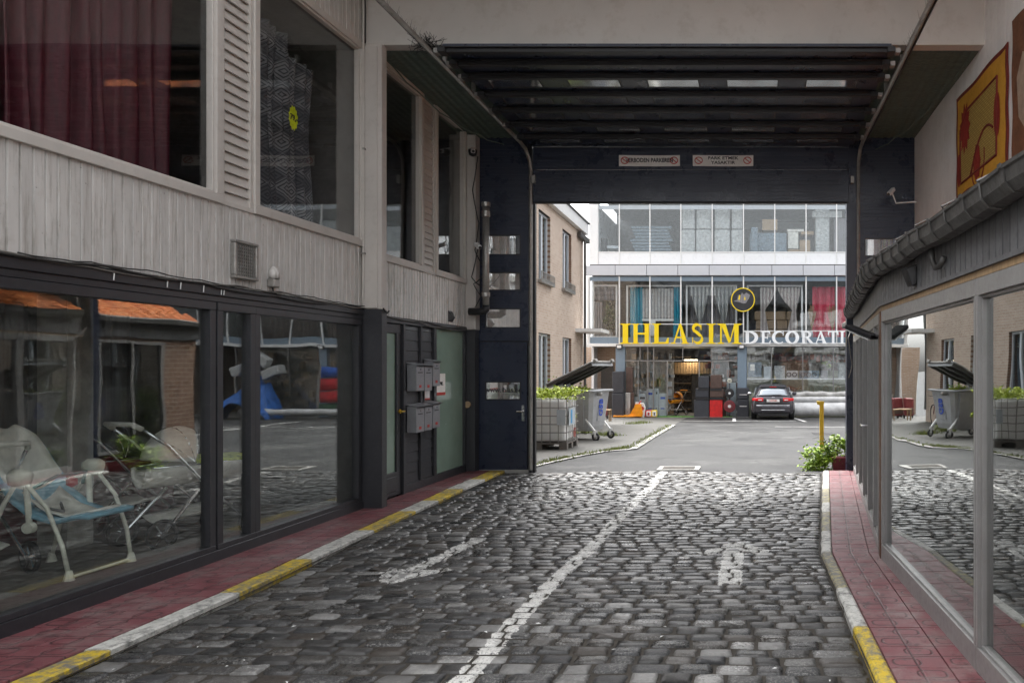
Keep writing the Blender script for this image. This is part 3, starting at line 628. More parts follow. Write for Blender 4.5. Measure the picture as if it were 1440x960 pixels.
for (a, c) in ((9.502, 9.928), (9.982, 10.338)):
    z = .105; 
    while z < 2.07:
        h = .128; z1 = min(z+h, 2.08); part('board', MB().add([(WL-.03, a, z), (WL-.03, c, z), (WL-.006, c, z), (WL-.006, a, z), (WL-.03, a, z1-.004), (WL-.03, c, z1-.004), (WL-.016, c, z1-.004), (WL-.016, a, z1-.004)], [(3,2,1,0), (4,5,6,7), (3,7,6,2), (0,3,2,1), (0,4,7,3), (1,2,6,5)]), 'anthra', bl); z = z1
part('frosted_pane', B(WL-.04, WL-.03, 10.40, 11.47, .09, 2.09), 'frost', bl)
# interior of the display window
part('display_platform', B(-8.5, -6.3, 3.0, 8.3, .05, .62), 'redcarpet', bl); part('interior_column', B(-5.95, -5.7, 6.35, 6.6, .05, 2.15), 'room', bl)
cu = MB(); cu.sheet(lambda u, v: (-6.9+.06*math.sin(u*40), lerp(6.9, 8.4, u), lerp(.05, 2.15, v)), 60, 1); tag(part('window_curtain', cu, 'greyc', None, solid=.01), 'grey curtain hanging at the back of the ground floor display window', 'curtain')

# curtains behind the upper panes
def curtain(name, label, cat, mat, y0, y1, z0, z1, x, amp, folds, waist=None, group=None, seed=0):
    r = random.Random(seed); ph = r.uniform(0, 6)
    def f(u, v):
        u = u+.035*math.sin(u*11+ph)*(1-abs(2*u-1)); yy = lerp(y0, y1, u)+.03*math.sin(v*4+u*9+ph)*(1-v); zz = lerp(z0, z1, v)
        if waist:
            k = math.exp(-((zz-waist[0])/waist[2])**2)*waist[3]; yy = lerp(yy, waist[1], k)
        return (x+amp*math.sin(u*folds*2*PI+ph+.6*math.sin(v*3))*(1+.4*math.sin(u*13)), yy, zz)
    m_ = MB().sheet(f, max(24, int(folds*8)), 24)
    return tag(m_.build(name, M[mat], smooth=True, solid=.004), label, cat, group)
curtain('velvet_curtain', 'crimson velvet curtain tied with a brass hook in the upper left window', 'curtain', 'velvet', 4.75, 5.65, 2.97, 5.05, -4.72, .05, 6, (4.72, 5.35, .30, .55), seed=1)
curtain('velvet_curtain', 'crimson velvet curtain at the far left edge of the upper window', 'curtain', 'velvet', 3.9, 4.8, 2.97, 5.05, -4.78, .06, 7, (4.7, 4.55, .3, .45), seed=2)
curtain('velvet_curtain', 'plain dark red velvet curtain hanging nearest the white louvre', 'curtain', 'velvet', 5.55, 6.24, 2.97, 5.05, -4.80, .04, 4, seed=3)
th = thing('curtain_tieback', 'small brass tieback hook on the crimson velvet curtain', 'hook', (-4.6, 5.24, 4.74))
part('stem', MB().tube([(-4.6, 5.16, 4.735), (-4.6, 5.3, 4.74)], .008), 'gold', th)
part('rosette', MB().lathe([(.02, -.01), (.035, 0), (.02, .012)], (-4.59, 5.31, 4.745), 10, 'x'), 'gold', th)
curtain('patterned_curtain', 'grey diamond patterned lace curtain left of the neon price card', 'curtain', 'lace', 6.75, 7.55, 2.99, 4.83, -4.66, .05, 5, (4.05, 7.15, .5, .2), seed=4)
curtain('patterned_curtain', 'grey diamond patterned lace curtain right of the neon price card', 'curtain', 'lace', 7.38, 8.0, 2.99, 4.62, -4.62, .045, 4, (3.9, 7.6, .5, .25), seed=5)
st = MB(); pc = (WL-.075, 7.35, 3.94); n = 24
st.prism([(pc[0], pc[1]+.075*(1 if i % 2 else .8)*math.cos(2*PI*i/n), pc[2]+.12*(1 if i % 2 else .84)*math.sin(2*PI*i/n)) for i in range(n)], (.003, 0, 0))
nc = tag(st.build('price_card', M['neon']), 'neon yellow starburst price card in the upper window reading 79', 'price tag'); nc.location = (0,0,0)
text_mesh('79,-', .075, M['ink'], 'lettering', nc, (WL-.069, 7.35, 3.94), (PI/2, 0, PI/2))

# ---- fittings on the left wall
v = thing('wall_vent', 'weathered square vent grille on the white boarding', 'vent', (WL, 6.5, 2.29))
part('frame', B(WL, WL+.05, 6.355, 6.655, 2.30, 2.325).box(WL, WL+.05, 6.355, 6.655, 2.595, 2.62).box(WL, WL+.048, 6.355, 6.385, 2.325, 2.595).box(WL, WL+.048, 6.625, 6.655, 2.325, 2.595), 'galv', v, bevel=.008, seg=2)
part('backing', B(WL, WL+.012, 6.386, 6.624, 2.326, 2.594), 'backing', v)
gm = MB()
for i in range(9): gm.box(WL+.02, WL+.030, 6.386, 6.624, 2.345+i*.028, 2.352+i*.028)
for i in range(10): gm.box(WL+.031, WL+.038, 6.402+i*.0235, 6.408+i*.0235, 2.326, 2.594)
part('grille', gm, 'galv', v)
v = thing('wall_light', 'small grey junction lamp under the boarding beside the vent', 'lamp', (WL, 6.87, 2.23))
part('box', B(WL, WL+.07, 6.83, 6.92, 2.27, 2.35), 'galv', v, bevel=.01); part('hood', MB().lathe([(.045, 0), (.045, .05), (.03, .09), (.005, .11)], (WL+.04, 6.875, 2.352), 10), 'clad', v, smooth=True); part('cable', MB().tube([(WL+.03, 6.87, 2.27), (WL+.03, 6.88, 2.235), (WL+.02, 6.95, 2.215)], .006), 'cabledark', v)
def cable(pts, r, mat, label, sag=.0, n=10):
    m = MB(); P = [Vector(p) for p in pts]; out = []
    for i in range(len(P)-1):
        for k in range(n): t = k/n; out.append(P[i].lerp(P[i+1], t)+Vector((0, 0, -sag*4*t*(1-t)+rs.uniform(-.003, .003))))
    out.append(P[-1]); m.tube(out, r, 5); return tag(m.build('cable', M[mat], smooth=True), label, 'cable')
cable([(WL+.03, y_, 2.225+.02*math.sin(y_*2.1)) for y_ in [1.5+.7*i for i in range(11)]], .007, 'cable', 'pale grey cable running along the top of the shop windows', .012)
cable([(WL+.036, y_, 2.215+.018*math.sin(y_*1.4+1)) for y_ in [1.5+.9*i for i in range(8)]], .009, 'cabledark', 'black cable bundled below the pale one above the shop windows', .02)
cable([(WL+.03, y_, 2.24+.010*math.sin(y_*3.4+2)) for y_ in [4.5+.5*i for i in range(9)]], .005, 'cabledark', 'thin dark cable stapled to the foot of the white boarding', .01)
cable([(-4.13, 8.5, 2.21), (-4.13, 8.63, 2.19), (WL+.03, 8.8, 2.17), (WL+.03, 10.1, 2.15), (WL+.03, 11.4, 2.14)], .009, 'cabledark', 'dark cable crossing the pillar and running above the mailboxes', .03)
cable([(WL+.035, 8.85, 2.18), (WL+.035, 9.8, 2.15), (WL+.04, 10.6, 2.10), (WL+.04, 11.45, 2.13)], .006, 'cable', 'light cable drooping over the frosted pane', .03)
cl = thing('cable_clips', 'row of short white cable clips on the dark head rail', 'clips', (WL+.02, 6, 2.18)); 
for yy in (5.18, 5.65, 5.78, 6.02, 6.22, 6.25): part('clip', MB().tube([(WL+.028, yy, 2.20), (WL+.028, yy-.006, 2.145)], .004, 5), 'white', cl)
v = thing('drain_pipe', 'thin white conduit running down the white pillar', 'pipe', (WL+.05, 8.47, 2.2)); part('tube', MB().tube([(WL+.03, 8.455, 5.6), (WL+.03, 8.455, 2.75), (WL+.03, 8.45, 2.3)], .012), 'trim', v)
part('clamp', B(WL+.005, WL+.05, 8.435, 8.475, 3.95, 3.97).box(WL+.005, WL+.05, 8.435, 8.475, 2.80, 2.82), 'galv', v)

# ---- mailboxes (six, each a thing)
def mailbox(y, z, label):
    t = thing('mailbox', label, 'mailbox', (WL, y, z), 0, 'grey mailboxes beside the side door')
    part('body', MB().box(WL+.004, WL+.125, y, y+.225, z, z+.31), 'mail', t, bevel=.005)
    part('lid', MB().add([(WL+.004, y-.006, z+.345), (WL+.004, y+.231, z+.345), (WL+.15, y+.231, z+.315), (WL+.15, y-.006, z+.315), (WL+.004, y-.006, z+.355), (WL+.004, y+.231, z+.355), (WL+.15, y+.231, z+.325), (WL+.15, y-.006, z+.325)], [(3,2,1,0), (4,5,6,7), (3,7,6,2)[::-1], (0,4,7,3), (1,2,6,5), (2,3,7,6)]).box(WL+.004, WL+.12, y+.003, y+.222, z+.311, z+.33), 'mail', t)
    part('lock', MB().lathe([(.012, 0), (.012, .008)], (WL+.125, y+.11, z+.27), 10, 'x'), 'chrome', t); part('slot', B(WL+.125, WL+.128, y+.05, y+.175, z+.225, z+.238), 'black', t)
    part('number_sticker', B(WL+.125, WL+.1275, y+.08, y+.14, z+.04, z+.075), 'redink', t)
    return t
mb = [(9.56, 1.26, 'upper mailbox nearest the door handle'), (9.80, 1.255, 'upper mailbox, middle of the top three'), (10.05, 1.31, 'upper mailbox set higher, next to the frosted pane'),
      (9.56, .74, 'lower mailbox nearest the door handle'), (9.80, .745, 'lower mailbox, middle of the bottom three'), (10.05, .76, 'lower mailbox next to the frosted pane')]
for a, b_, c in mb: mailbox(a, b_, 'grey metal '+c)
nw = thing('paper_notice', 'small white notice with red edge tucked between the mailboxes', 'notice', (WL, 10.16, 1.16)); part('sheet', B(WL+.006, WL+.009, 10.07, 10.22, 1.13, 1.25), 'plate', nw); part('stripe', B(WL+.009, WL+.011, 10.07, 10.22, 1.13, 1.15), 'redink', nw)
ws = thing('web_sticker', 'white sticker with grey web address on the green frosted pane', 'sticker', (WL, 10.6, 1.2)); part('sheet', B(WL-.029, WL-.026, 10.43, 10.82, 1.17, 1.47), 'signwhite', ws); part('stripe', B(WL-.026, WL-.024, 10.43, 10.82, 1.17, 1.21), 'redink', ws)
text_mesh('www.', .10, M['ink'], 'lettering', ws, (WL-.024, 10.62, 1.34), (PI/2, 0, PI/2))
tp = thing('tape_roll', 'round brass doorbell disc on the dark post by the gate', 'bell', (-4.2, 11.5, .98)); part('disc', MB().lathe([(.05, -.02), (.05, 0), (.02, .002), (.018, -.01)][::-1], (-4.32, 11.488, 1.0), 16, 'y'), 'tan' if 'tan' in M else 'card', tp)
def cctv(loc, to, label):
    t = thing('security_camera', label, 'camera', loc); L = Vector(loc); d = (Vector(to)-L).normalized()
    part('body', MB().beam(L-d*.08, L+d*.08, .06, .06), 'white', t, bevel=.012, seg=2); part('lens', MB().tube([L+d*.081, L+d*.09], .022, 10), 'black', t); return t
c1 = cctv((1.98, 11.3, 4.14), (1.5, 10.8, 3.6), 'white bullet camera on a bent arm at the right gate panel'); part('arm', MB().tube([(2.0, 11.32, 4.12), (2.06, 11.35, 3.98), (2.36, 11.3, 3.99)], .012), 'white', c1)
c1 = cctv((-4.12, 11.35, 3.35), (-3.6, 10.8, 3.0), 'small bullet camera half way up the white pillar'); part('arm', MB().tube([(-4.13, 11.37, 3.37), (-4.15, 11.48, 3.43)], .012), 'galv', c1)
c1 = cctv((-4.2, 11.35, 4.76), (-3.9, 10.8, 4.5), 'dark round camera at the top of the white pillar'); part('dome', MB().lathe([(.01, -.07), (.05, -.05), (.065, 0), (.065, .03)], (-4.2, 11.36, 4.74), 12), 'black', c1, smooth=True)
v = thing('motion_sensor', 'small black sensor on the white boarding above the frosted pane', 'sensor', (WL, 10.95, 2.2)); part('body', MB().add([(WL, 10.85, 2.2), (WL, 11.0, 2.2), (WL, 11.0, 2.36), (WL, 10.85, 2.36), (WL+.08, 10.9, 2.26)], [(0,1,2,3), (0,4,1), (1,4,2), (2,4,3), (3,4,0)]), 'black', v)
# pipe at the gate
v = thing('vertical_pipe', 'rusty galvanised pipe standing off the left gate panel', 'pipe', (-4.0, 11.3, 2.42))
part('tube', MB().tube([(-4.0, 11.35, 3.95), (-4.0, 11.35, 2.42)], .048, 12), 'galv', v, smooth=True); part('elbow', MB().tube([(-4.0, 11.35, 2.47), (-4.0, 11.35, 2.41), (-4.05, 11.35, 2.38), (-4.25, 11.35, 2.38)], .055, 10), 'navydark', v, smooth=True)
part('collar', MB().tube([(-4.0, 11.35, 3.78), (-4.0, 11.35, 3.86)], .06, 12).tube([(-4.0, 11.35, 2.60), (-4.0, 11.35, 2.66)], .06, 12).tube([(-4.0, 11.35, 3.93), (-4.0, 11.35, 3.99)], .065, 12), 'galv', v)
for (pts, l) in (([(-4.16, 11.46, 4.7), (-4.24, 11.46, 4.2), (-4.14, 11.45, 3.7), (-4.2, 11.45, 3.3)], 'thin black wire down the upper part of the white pillar'), ([(-4.2, 11.45, 3.3), (-4.02, 11.42, 3.0), (-4.22, 11.45, 2.8), (-4.08, 11.4, 2.62)], 'looped black wire between pillar and pipe'), ([(-4.14, 11.45, 3.4), (-4.25, 11.45, 2.9), (-4.05, 11.4, 2.75), (-4.2, 11.45, 2.45)], 'second looped wire low beside the pipe')):
    cable(pts, .008, 'cabledark', l, .03)
# ================================================================== SECTIONAL GATE
gt = thing('sectional_gate', 'dark blue sectional gate raised under the ceiling with fixed side panels', 'gate', (-1, DP, 0))
def panel_with_holes(a0, a1, b0, b1, holes, tofn, th):
    """panel in (a,b) plane with rectangular holes; tofn(a,b,t)->world"""
    m = MB(); xs = sorted({a0, a1}|{h[0] for h in holes}|{h[1] for h in holes}); zs = sorted({b0, b1}|{h[2] for h in holes}|{h[3] for h in holes})
    for i in range(len(xs)-1):
        for j in range(len(zs)-1):
            cx, cz = (xs[i]+xs[i+1])/2, (zs[j]+zs[j+1])/2
            if any(h[0] < cx < h[1] and h[2] < cz < h[3] for h in holes): continue
            vs = [tofn(x, z, t) for x in (xs[i], xs[i+1]) for z in (zs[j], zs[j+1]) for t in (0, th)]
            m.add(vs, [(0,1,3,2), (4,6,7,5), (0,4,5,1), (2,3,7,6), (0,2,6,4), (1,5,7,3)])
    return m
def fix(name, x0, x1, z0, z1, holes, label):
    f = lambda a, b, t: (a, DP-t, b); p = part(name, panel_with_holes(x0, x1, z0, z1, holes, f, .045), 'navy', gt, label=label)
    # shallow horizontal ribs every 55 mm between the windows
    rb = MB(); z = z0+.05
    while z < z1-.04:
        if not any(h[2]-.05 < z < h[3]+.05 for h in holes): rb.box(x0+.03, x1-.03, DP-.051, DP-.044, z, z+.045)
        z += .055
    part('rib', rb, 'navy', p, kind='stuff')
    for h in holes:
        fm = MB(); q = .018; fm.box(h[0]-q, h[1]+q, DP-.054, DP-.040, h[3], h[3]+q); fm.box(h[0]-q, h[1]+q, DP-.054, DP-.040, h[2]-q, h[2]); fm.box(h[0]-q, h[0], DP-.053, DP-.041, h[2], h[3]); fm.box(h[1], h[1]+q, DP-.053, DP-.041, h[2], h[3])
        part('window_bead', fm, 'black', p); part('pane', B(h[0]-.002, h[1]+.002, DP-.026, DP-.020, h[2]-.002, h[3]+.002), 'mirrorpane', p)
    return p
HL = [(-4.12, -3.61, 3.28, 3.56), (-4.12, -3.61, 2.74, 2.99), (-4.12, -3.61, 2.17, 2.44)]
fix('side_panel', -4.30, -3.46, 1.96, 5.06, HL, 'left fixed panel with three narrow windows')
wd = fix('wicket_door', -4.27, -3.50, .0, 1.94, [(-4.12, -3.61, 1.075, 1.325)], 'wicket door with one window at the bottom of the left panel')
part('handle', B(-3.575, -3.535, DP-.075, DP-.05, .76, .98).tube and MB().box(-3.575, -3.535, DP-.070, DP-.052, .74, .98).tube([(-3.555, DP-.07, .89), (-3.555, DP-.11, .89), (-3.64, DP-.11, .89)], .011), 'chrome', wd)
text_mesh('www.ihlas.be', .105, M['ink'], 'lettering', wd, (-3.865, DP-.030, 1.21), (PI/2, 0, 0))
part('hinge', B(-4.285, -4.26, DP-.07, DP-.05, .3, .42), 'galv', wd); part('hinge', B(-4.285, -4.26, DP-.07, DP-.05, 1.5, 1.62), 'galv', wd)
fix('side_panel', 1.52, 2.42, .0, 5.06, [(1.66, 2.17, 3.26, 3.51), (1.66, 2.17, 2.72, 2.97), (1.66, 2.17, 2.15, 2.42)], 'right fixed panel with narrow windows')
part('door_frame', B(-4.30, -3.46, DP+.002, DP+.02, 1.90, 2.0), 'navydark', gt); part('door_frame', B(-3.53, -3.42, DP+.002, DP+.02, -.05, 1.899), 'navydark', gt); part('door_frame', B(-4.34, -4.25, DP+.002, DP+.02, -.05, 1.899), 'navydark', gt); part('threshold', B(-4.3, -3.46, DP-.06, DP+.05, -.09, -.001), 'concrete', gt)
part('jamb', B(-3.46, -3.41, DP-.10, DP+.05, -.05, 5.0), 'navydark', gt); part('jamb', B(1.37, 1.52, DP-.06, DP+.10, -.08, 5.0), 'navy', gt); part('jamb', B(-3.405, -3.385, DP-.02, DP+.06, -.08, 4.9), 'navydark', gt)
# vertical part of the raised leaf
XL, XR = -3.40, 1.40
for k, (a, b_) in enumerate(((4.07, 4.555), (4.56, 4.90))):
    p = part('door_panel', B(XL, XR, DP-.075, DP-.035, a, b_), 'navy', gt, bevel=.006); rb = MB(); z = a+.04
    while z < b_-.04: rb.box(XL+.03, XR-.03, DP-.080, DP-.074, z, z+.045); z += .055
    part('rib', rb, 'navy', p, kind='stuff')
part('bottom_seal', B(XL, XR, DP-.08, DP-.03, 4.045, 4.069), 'rubber', gt)
# overhead part of the leaf: from the bend back towards the street
ov = [(11.55, 4.90), (11.05, 4.905), (10.53, 4.92), (10.01, 4.94), (9.49, 4.96), (8.97, 4.985), (8.62, 5.00), (8.30, 5.015)]
wx = [(-3.20, -2.60), (-2.25, -1.65), (-1.30, -.70), (-.35, .25), (.60, 1.20)]
def ovp(i):
    (y1, z1), (y0, z0) = ov[i], ov[i+1]; L = math.hypot(y1-y0, z1-z0)
    def f(a, b, t): u = b/L; return (a, lerp(y0, y1, u), lerp(z0, z1, u)+t)
    return f, L
for i in range(len(ov)-1):
    f, L = ovp(i); win = i < 5 
    holes = [(a, c, L*.22, L*.72) for a, c in wx] if win else []
    p = part('door_panel', panel_with_holes(XL+.0, XR+.06, .006, L-.006, holes, f, .04), 'navy', gt)
    for a, c in (wx if win else []):
        part('pane', MB().add([f(a, L*.22, -.003), f(c, L*.22, -.003), f(c, L*.72, -.003), f(a, L*.72, -.003), f(a, L*.22, .003), f(c, L*.22, .003), f(c, L*.72, .003), f(a, L*.72, .003)], [(3,2,1,0), (4,5,6,7), (0,1,5,4), (1,2,6,5), (2,3,7,6), (3,0,4,7)]), 'glint', p)
        fm = MB(); e = .02
        for (u0, u1, v0, v1) in ((a-e, c+e, L*.22-e, L*.22), (a-e, c+e, L*.72, L*.72+e), (a-e, a, L*.22, L*.72), (c, c+e, L*.22, L*.72)):
            q = [f(u0, v0, -.008), f(u1, v0, -.008), f(u1, v1, -.008), f(u0, v1, -.008), f(u0, v0, .004), f(u1, v0, .004), f(u1, v1, .004), f(u0, v1, .004)]; fm.add(q, [(3,2,1,0), (4,5,6,7), (0,1,5,4), (1,2,6,5), (2,3,7,6), (3,0,4,7)])
        part('window_bead', fm, 'black', p)
    if i > 0 or True:
        y_, z_ = ov[i+1]; s_ = MB(); s_.box(XL-.02, XR+.08, y_-.015, y_+.055, z_-.060, z_-.004); s_.box(XL-.02, XR+.08, y_-.05, y_-.016, z_-.02, z_-.006)
        part('strut', s_, 'navydark', gt, bevel=.004)
        for sx, xx in ((-1, XL-.06), (1, XR+.12)):
            part('roller', MB().lathe([(.028, -.015), (.028, .015)], (xx, y_+.02, z_-.045), 10, 'x').box(xx-.02, xx+.03, y_-.03, y_+.06, z_-.07, z_-.02), 'galv', gt)
        part('hinge_bracket', MB().box(XL-.03, XL+.05, y_-.06, y_+.08, z_-.07, z_-.02), 'navydark', gt); part('hinge_bracket', MB().box(XR+.01, XR+.09, y_-.06, y_+.08, z_-.07, z_-.02), 'navydark', gt)
part('door_panel', MB().add([(XL, 11.55, 4.90), (XR, 11.55, 4.90), (XR, DP-.04, 4.905), (XL, DP-.04, 4.905), (XL, 11.55, 4.94), (XR, 11.55, 4.94), (XR, DP-.0, 4.94), (XL, DP-.0, 4.94)], [(3,2,1,0), (4,5,6,7), (0,1,5,4), (1,2,6,5), (2,3,7,6), (3,0,4,7)]), 'navy', gt)
for sx, pts in ((-1, [(-3.43, DP-.09, .0), (-3.43, DP-.09, 4.55), (-3.44, DP-.13, 4.70), (-3.455, DP-.28, 4.82), (-3.47, DP-.5, 4.86), (-3.51, 9.5, 4.93), (-3.56, 6.9, 5.03)]), (1, [(1.545, DP-.09, .9), (1.545, DP-.09, 4.55), (1.545, DP-.13, 4.70), (1.55, DP-.28, 4.82), (1.555, DP-.5, 4.86), (1.60, 9.5, 4.93), (1.66, 7.0, 5.03)])):
    tr = part('track', MB().tube(pts, .028, 6), 'galv', gt); 
    hp = [Vector(p)+Vector((sx*.05, 0, .03)) for p in pts[4:]]; part('track_rail', MB().tube(hp, .022, 4), 'navydark', gt)
    sp_ = MB()
    for k in range(46):
        t = rs.random(); a = Vector(pts[-1]).lerp(Vector(pts[-2]), t*.55); d = Vector((sx*rs.uniform(-.2, .8)*.0+rs.uniform(-.05, .05), rs.uniform(-.06, .06), rs.uniform(.05, .12))); sp_.tube([a, a+d], [.0022, .0008], 3, cap=False)
    part('bird_spikes', sp_, 'cabledark', gt, kind='stuff')
    part('hanger', MB().box(pts[-2][0]-.02, pts[-2][0]+.02, 9.5, 9.54, 4.95, 5.08).box(pts[-1][0]-.02, pts[-1][0]+.02, 8.75, 8.79, 4.98, 5.12), 'galv', gt)
part('stop_bracket', B(1.42, 1.47, DP-.16, DP-.10, 4.34, 4.44), 'galv', gt); part('stop_bracket', B(-3.40, -3.35, DP-.14, DP-.09, 4.34, 4.46), 'galv', gt)
ns = MB()
for k in range(150):
    c = Vector((-3.58, 8.35, 5.02)); a = c+Vector((rs.gauss(0, .06), rs.gauss(0, .05), rs.gauss(.03, .025))); d = Vector((rs.gauss(0, .07), rs.gauss(0, .06), rs.gauss(.02, .05))); ns.tube([a, a+d], .0025, 3, cap=False)
tag(ns.build('bird_nest', M['cabledark']), 'small twiggy bird nest on the left gate track', 'nest')

# two no parking signs
def nosign(x0, x1, lines, label, sx, tw):
    t = thing('no_parking_sign', label, 'sign', ((x0+x1)/2, DP-.09, 4.62)); z0, z1 = 4.61, 4.775; y = DP-.082
    part('plate', MB().sheet(lambda u, v: (lerp(x0, x1, u), y-.006-.004*math.sin(u*5), lerp(z0, z1, v)-.006*math.sin(u*PI)), 12, 1), 'signwhite', t, solid=.003)
    for cx in (x0+.09, x1-.09):
        r = MB(); n = 28; cz = (z0+z1)/2
        vs = []; 
        for k in range(n): a = 2*PI*k/n; vs += [(cx+.062*math.cos(a), y-.016, cz+.055*math.sin(a)), (cx+.050*math.cos(a), y-.016, cz+.043*math.sin(a)), (cx+.062*math.cos(a), y-.010, cz+.055*math.sin(a)), (cx+.050*math.cos(a), y-.010, cz+.043*math.sin(a))]
        fs = []
        for k in range(n): a, b_ = 4*k, 4*((k+1) % n); fs += [(a, b_, b_+1, a+1), (a+2, a, a+0, a+2)][:1]+[(a, a+2, b_+2, b_), (a+1, b_+1, b_+3, a+3)]
        r.add(vs, fs); r.beam((cx-.038, y-.0145, cz+.030), (cx+.038, y-.0145, cz-.030), .004, .012); part('prohibition_ring', r, 'redink', t)
    for i, l in enumerate(lines):
        zz = (z0+z1)/2+(0 if len(lines) == 1 else (.034 if i == 0 else -.034)); text_mesh(l, tw, M['ink'], 'lettering', t, ((x0+x1)/2, y-.014, zz), (PI/2, 0, 0), sx)
nosign(-2.09, -1.165, ['VERBODEN PARKEREN'], 'white sign with red rings reading VERBODEN PARKEREN', .80, .088)
nosign(-.97, -.05, ['PARK ETMEK', 'YASAKTIR'], 'white sign with red rings reading PARK ETMEK YASAKTIR', 1.25, .064)

# ================================================================== RIGHT SIDE: upper wall and low annex shop
def uw(y): return 2.90-.0422*y
uwall = thing('boarded_wall', 'pale boarded upper wall on the right behind the rugs', 'wall', (2.6, 6, 2.4))
def obox(m, fn, y0, y1, z0, z1, d0, d1):
    vs = [(fn(y)+d, y, z) for y in (y0, y1) for d in (d0, d1) for z in (z0, z1)]; return m.add(vs, [(0,1,3,2), (4,6,7,5), (0,4,5,1), (2,3,7,6), (0,2,6,4), (1,5,7,3)])
part('wall', obox(MB(), uw, 1.0, 12.0, 0, 6.1, .016, .3), 'backing', uwall)
y = 4.6
while y < 11.7:
    part('plank', obox(MB(), uw, y+.005, y+.084, 2.5, 6.0, 0, .015), 'wallpale', uwall); y += .089
an = thing('annex_shop', 'low right annex shop with mirrored windows, grey frieze and tiled roof', 'building', (1.6, 6, 0))
def ob(y0, y1, z0, z1, d0, d1, m=None): return obox(m or MB(), wr, y0, y1, z0, z1, d0, d1)
an_sh = MB(); 
part('shell', MB().box(2.0, 2.3, 1.2, 11.6, 0, 2.3), 'dark', an); part('interior_floor', MB().add([(wr(1.2)+.07, 1.2, .03), (2.0, 1.2, .03), (2.0, 11.6, .03), (wr(11.6)+.07, 11.6, .03), (wr(6.29)+.07, 6.29, .03)], [(0,1,2,3,4)]), 'deck', an)
part('soffit', MB().add([(wr(1.2)+.03, 1.2, 2.05), (2.2, 1.2, 2.05), (2.2, 11.6, 2.05), (wr(11.6)+.03, 11.6, 2.05), (wr(6.29)+.03, 6.29, 2.05)], [(4,3,2,1,0)]), 'dark', an)
# frieze
part('frieze_backing', ob(1.2, 6.29, 2.05, 2.34, .02, .05, ob(6.29, 11.65, 2.05, 2.34, .02, .05)), 'backing', an)
y = 1.8
while y < 6.28:
    part('plank', ob(y+.006, min(y+.084, 6.288), 2.065, 2.33, 0, .019), 'frieze', an); y += .09
y = 6.30
while y < 11.6:
    part('plank', ob(y+.006, min(y+.084, 11.64), 2.065, 2.33, 0, .019), 'frieze', an); y += .09
part('drip_rail', ob(1.2, 6.288, 2.055, 2.078, -.02, .0, ob(6.30, 11.64, 2.055, 2.078, -.02, .0)), 'frieze', an)
part('timber_head', ob(1.2, 6.287, 2.018, 2.053, -.004, .05, ob(6.30, 11.64, 2.018, 2.053, -.004, .05)), 'woodlight', an)
part('timber_post', ob(6.27, 6.40, -.02, 2.017, -.012, .06), 'wood', an, bevel=.004); part('timber_post', ob(6.402, 6.50, -.02, 2.016, -.006, .06), 'anthra', an, bevel=.004)
def rwin(y0, y1, mat='glassright', bz=.125, tz=.09, w=.05, top=2.016):
    m = MB(); ob(y0, y1, -.02, bz, -.006, .07, m); ob(y0, y1, top-tz, top, -.006, .07, m); ob(y0, y0+w, bz, top-tz, -.008, .07, m); ob(y1-w, y1, bz, top-tz, -.008, .07, m)
    q = .016; ob(y0+w, y1-w, bz, bz+q, .012, .06, m); ob(y0+w, y1-w, top-tz-q, top-tz, .012, .06, m); ob(y0+w, y0+w+q, bz+q, top-tz-q, .012, .06, m); ob(y1-w-q, y1-w, bz+q, top-tz-q, .012, .06, m)
    f = part('shop_window', m, 'alu', an, bevel=.003); part('pane', ob(y0+w+.008, y1-w-.008, bz+.008, top-tz-.008, .034, .042), mat, f)
    return f
rwin(1.4, 3.955, w=.028); rwin(3.96, 6.265, w=.03)
for (a, b_) in ((6.51, 7.12), (7.14, 7.95), (7.97, 8.85), (8.87, 9.75), (9.77, 10.6), (10.62, 11.5)): rwin(a, b_, w=.045, bz=.09)
part('door_handle', MB().tube([(wr(8.0)-.01, 8.02, .95), (wr(8)-.06, 8.02, .95), (wr(8)-.06, 8.14, .95)], .010), 'chrome', an)
# gutter: angular zinc trough in lapped sections with brackets
gp = [(-.012, 2.39), (-.012, 2.295), (-.05, 2.276), (-.105, 2.282), (-.138, 2.32), (-.146, 2.385), (-.156, 2.392), (-.154, 2.380), (-.146, 2.375)]
def gsec(y0, y1, grow=0, dz0=0, dz1=0):
    m = MB(); vs = []
    for (yy, dz) in ((y0, dz0), (y1, dz1)):
        for (d, z) in gp: vs.append((wr(yy)+d*(1+grow)-grow*.01, yy, 2.33+(z-2.33)*(1+grow)+dz))
    n = len(gp); m.add(vs, [(i, i+1, n+i+1, n+i) for i in range(n-1)]); return m
ysec = [1.2, 1.9, 2.6, 3.2, 3.72, 4.3, 4.8, 5.3, 5.8, 6.29, 6.75, 7.25, 7.8, 8.4, 9.0, 9.6, 10.2, 10.8, 11.5]; dzs = [rs.uniform(-.012, .010) for _ in ysec]
for i in range(len(ysec)-1):
    gs = gsec(ysec[i], ysec[i+1], 0, dzs[i], dzs[i+1]).build('gutter_section', M['gutter'], an, solid=.005)
    gsec(ysec[i]-.018, ysec[i]+.018, .05, dzs[i], dzs[i]).build('gutter_collar', M['gutter'], an, solid=.008)
    yb = (ysec[i]+ysec[i+1])/2
    part('gutter_bracket', MB().tube([(wr(yb)+d*1.06-.003, yb, 2.33+(z-2.33)*1.06) for d, z in gp[:7]]+[(wr(yb)-.10, yb, 2.43), (wr(yb), yb, 2.45)], .007, 5), 'gutter', an)
dpth = [(wr(4.62)-.05, 4.62, 2.27), (wr(4.62)-.045, 4.62, 2.20), (wr(4.62)-.04, 4.57, 2.15), (wr(4.6)-.03, 4.5, 2.15), (wr(4.5)-.02, 4.46, 2.2)]
part('outlet_pipe', MB().tube(dpth, .018, 8), 'gutter', an, smooth=True)
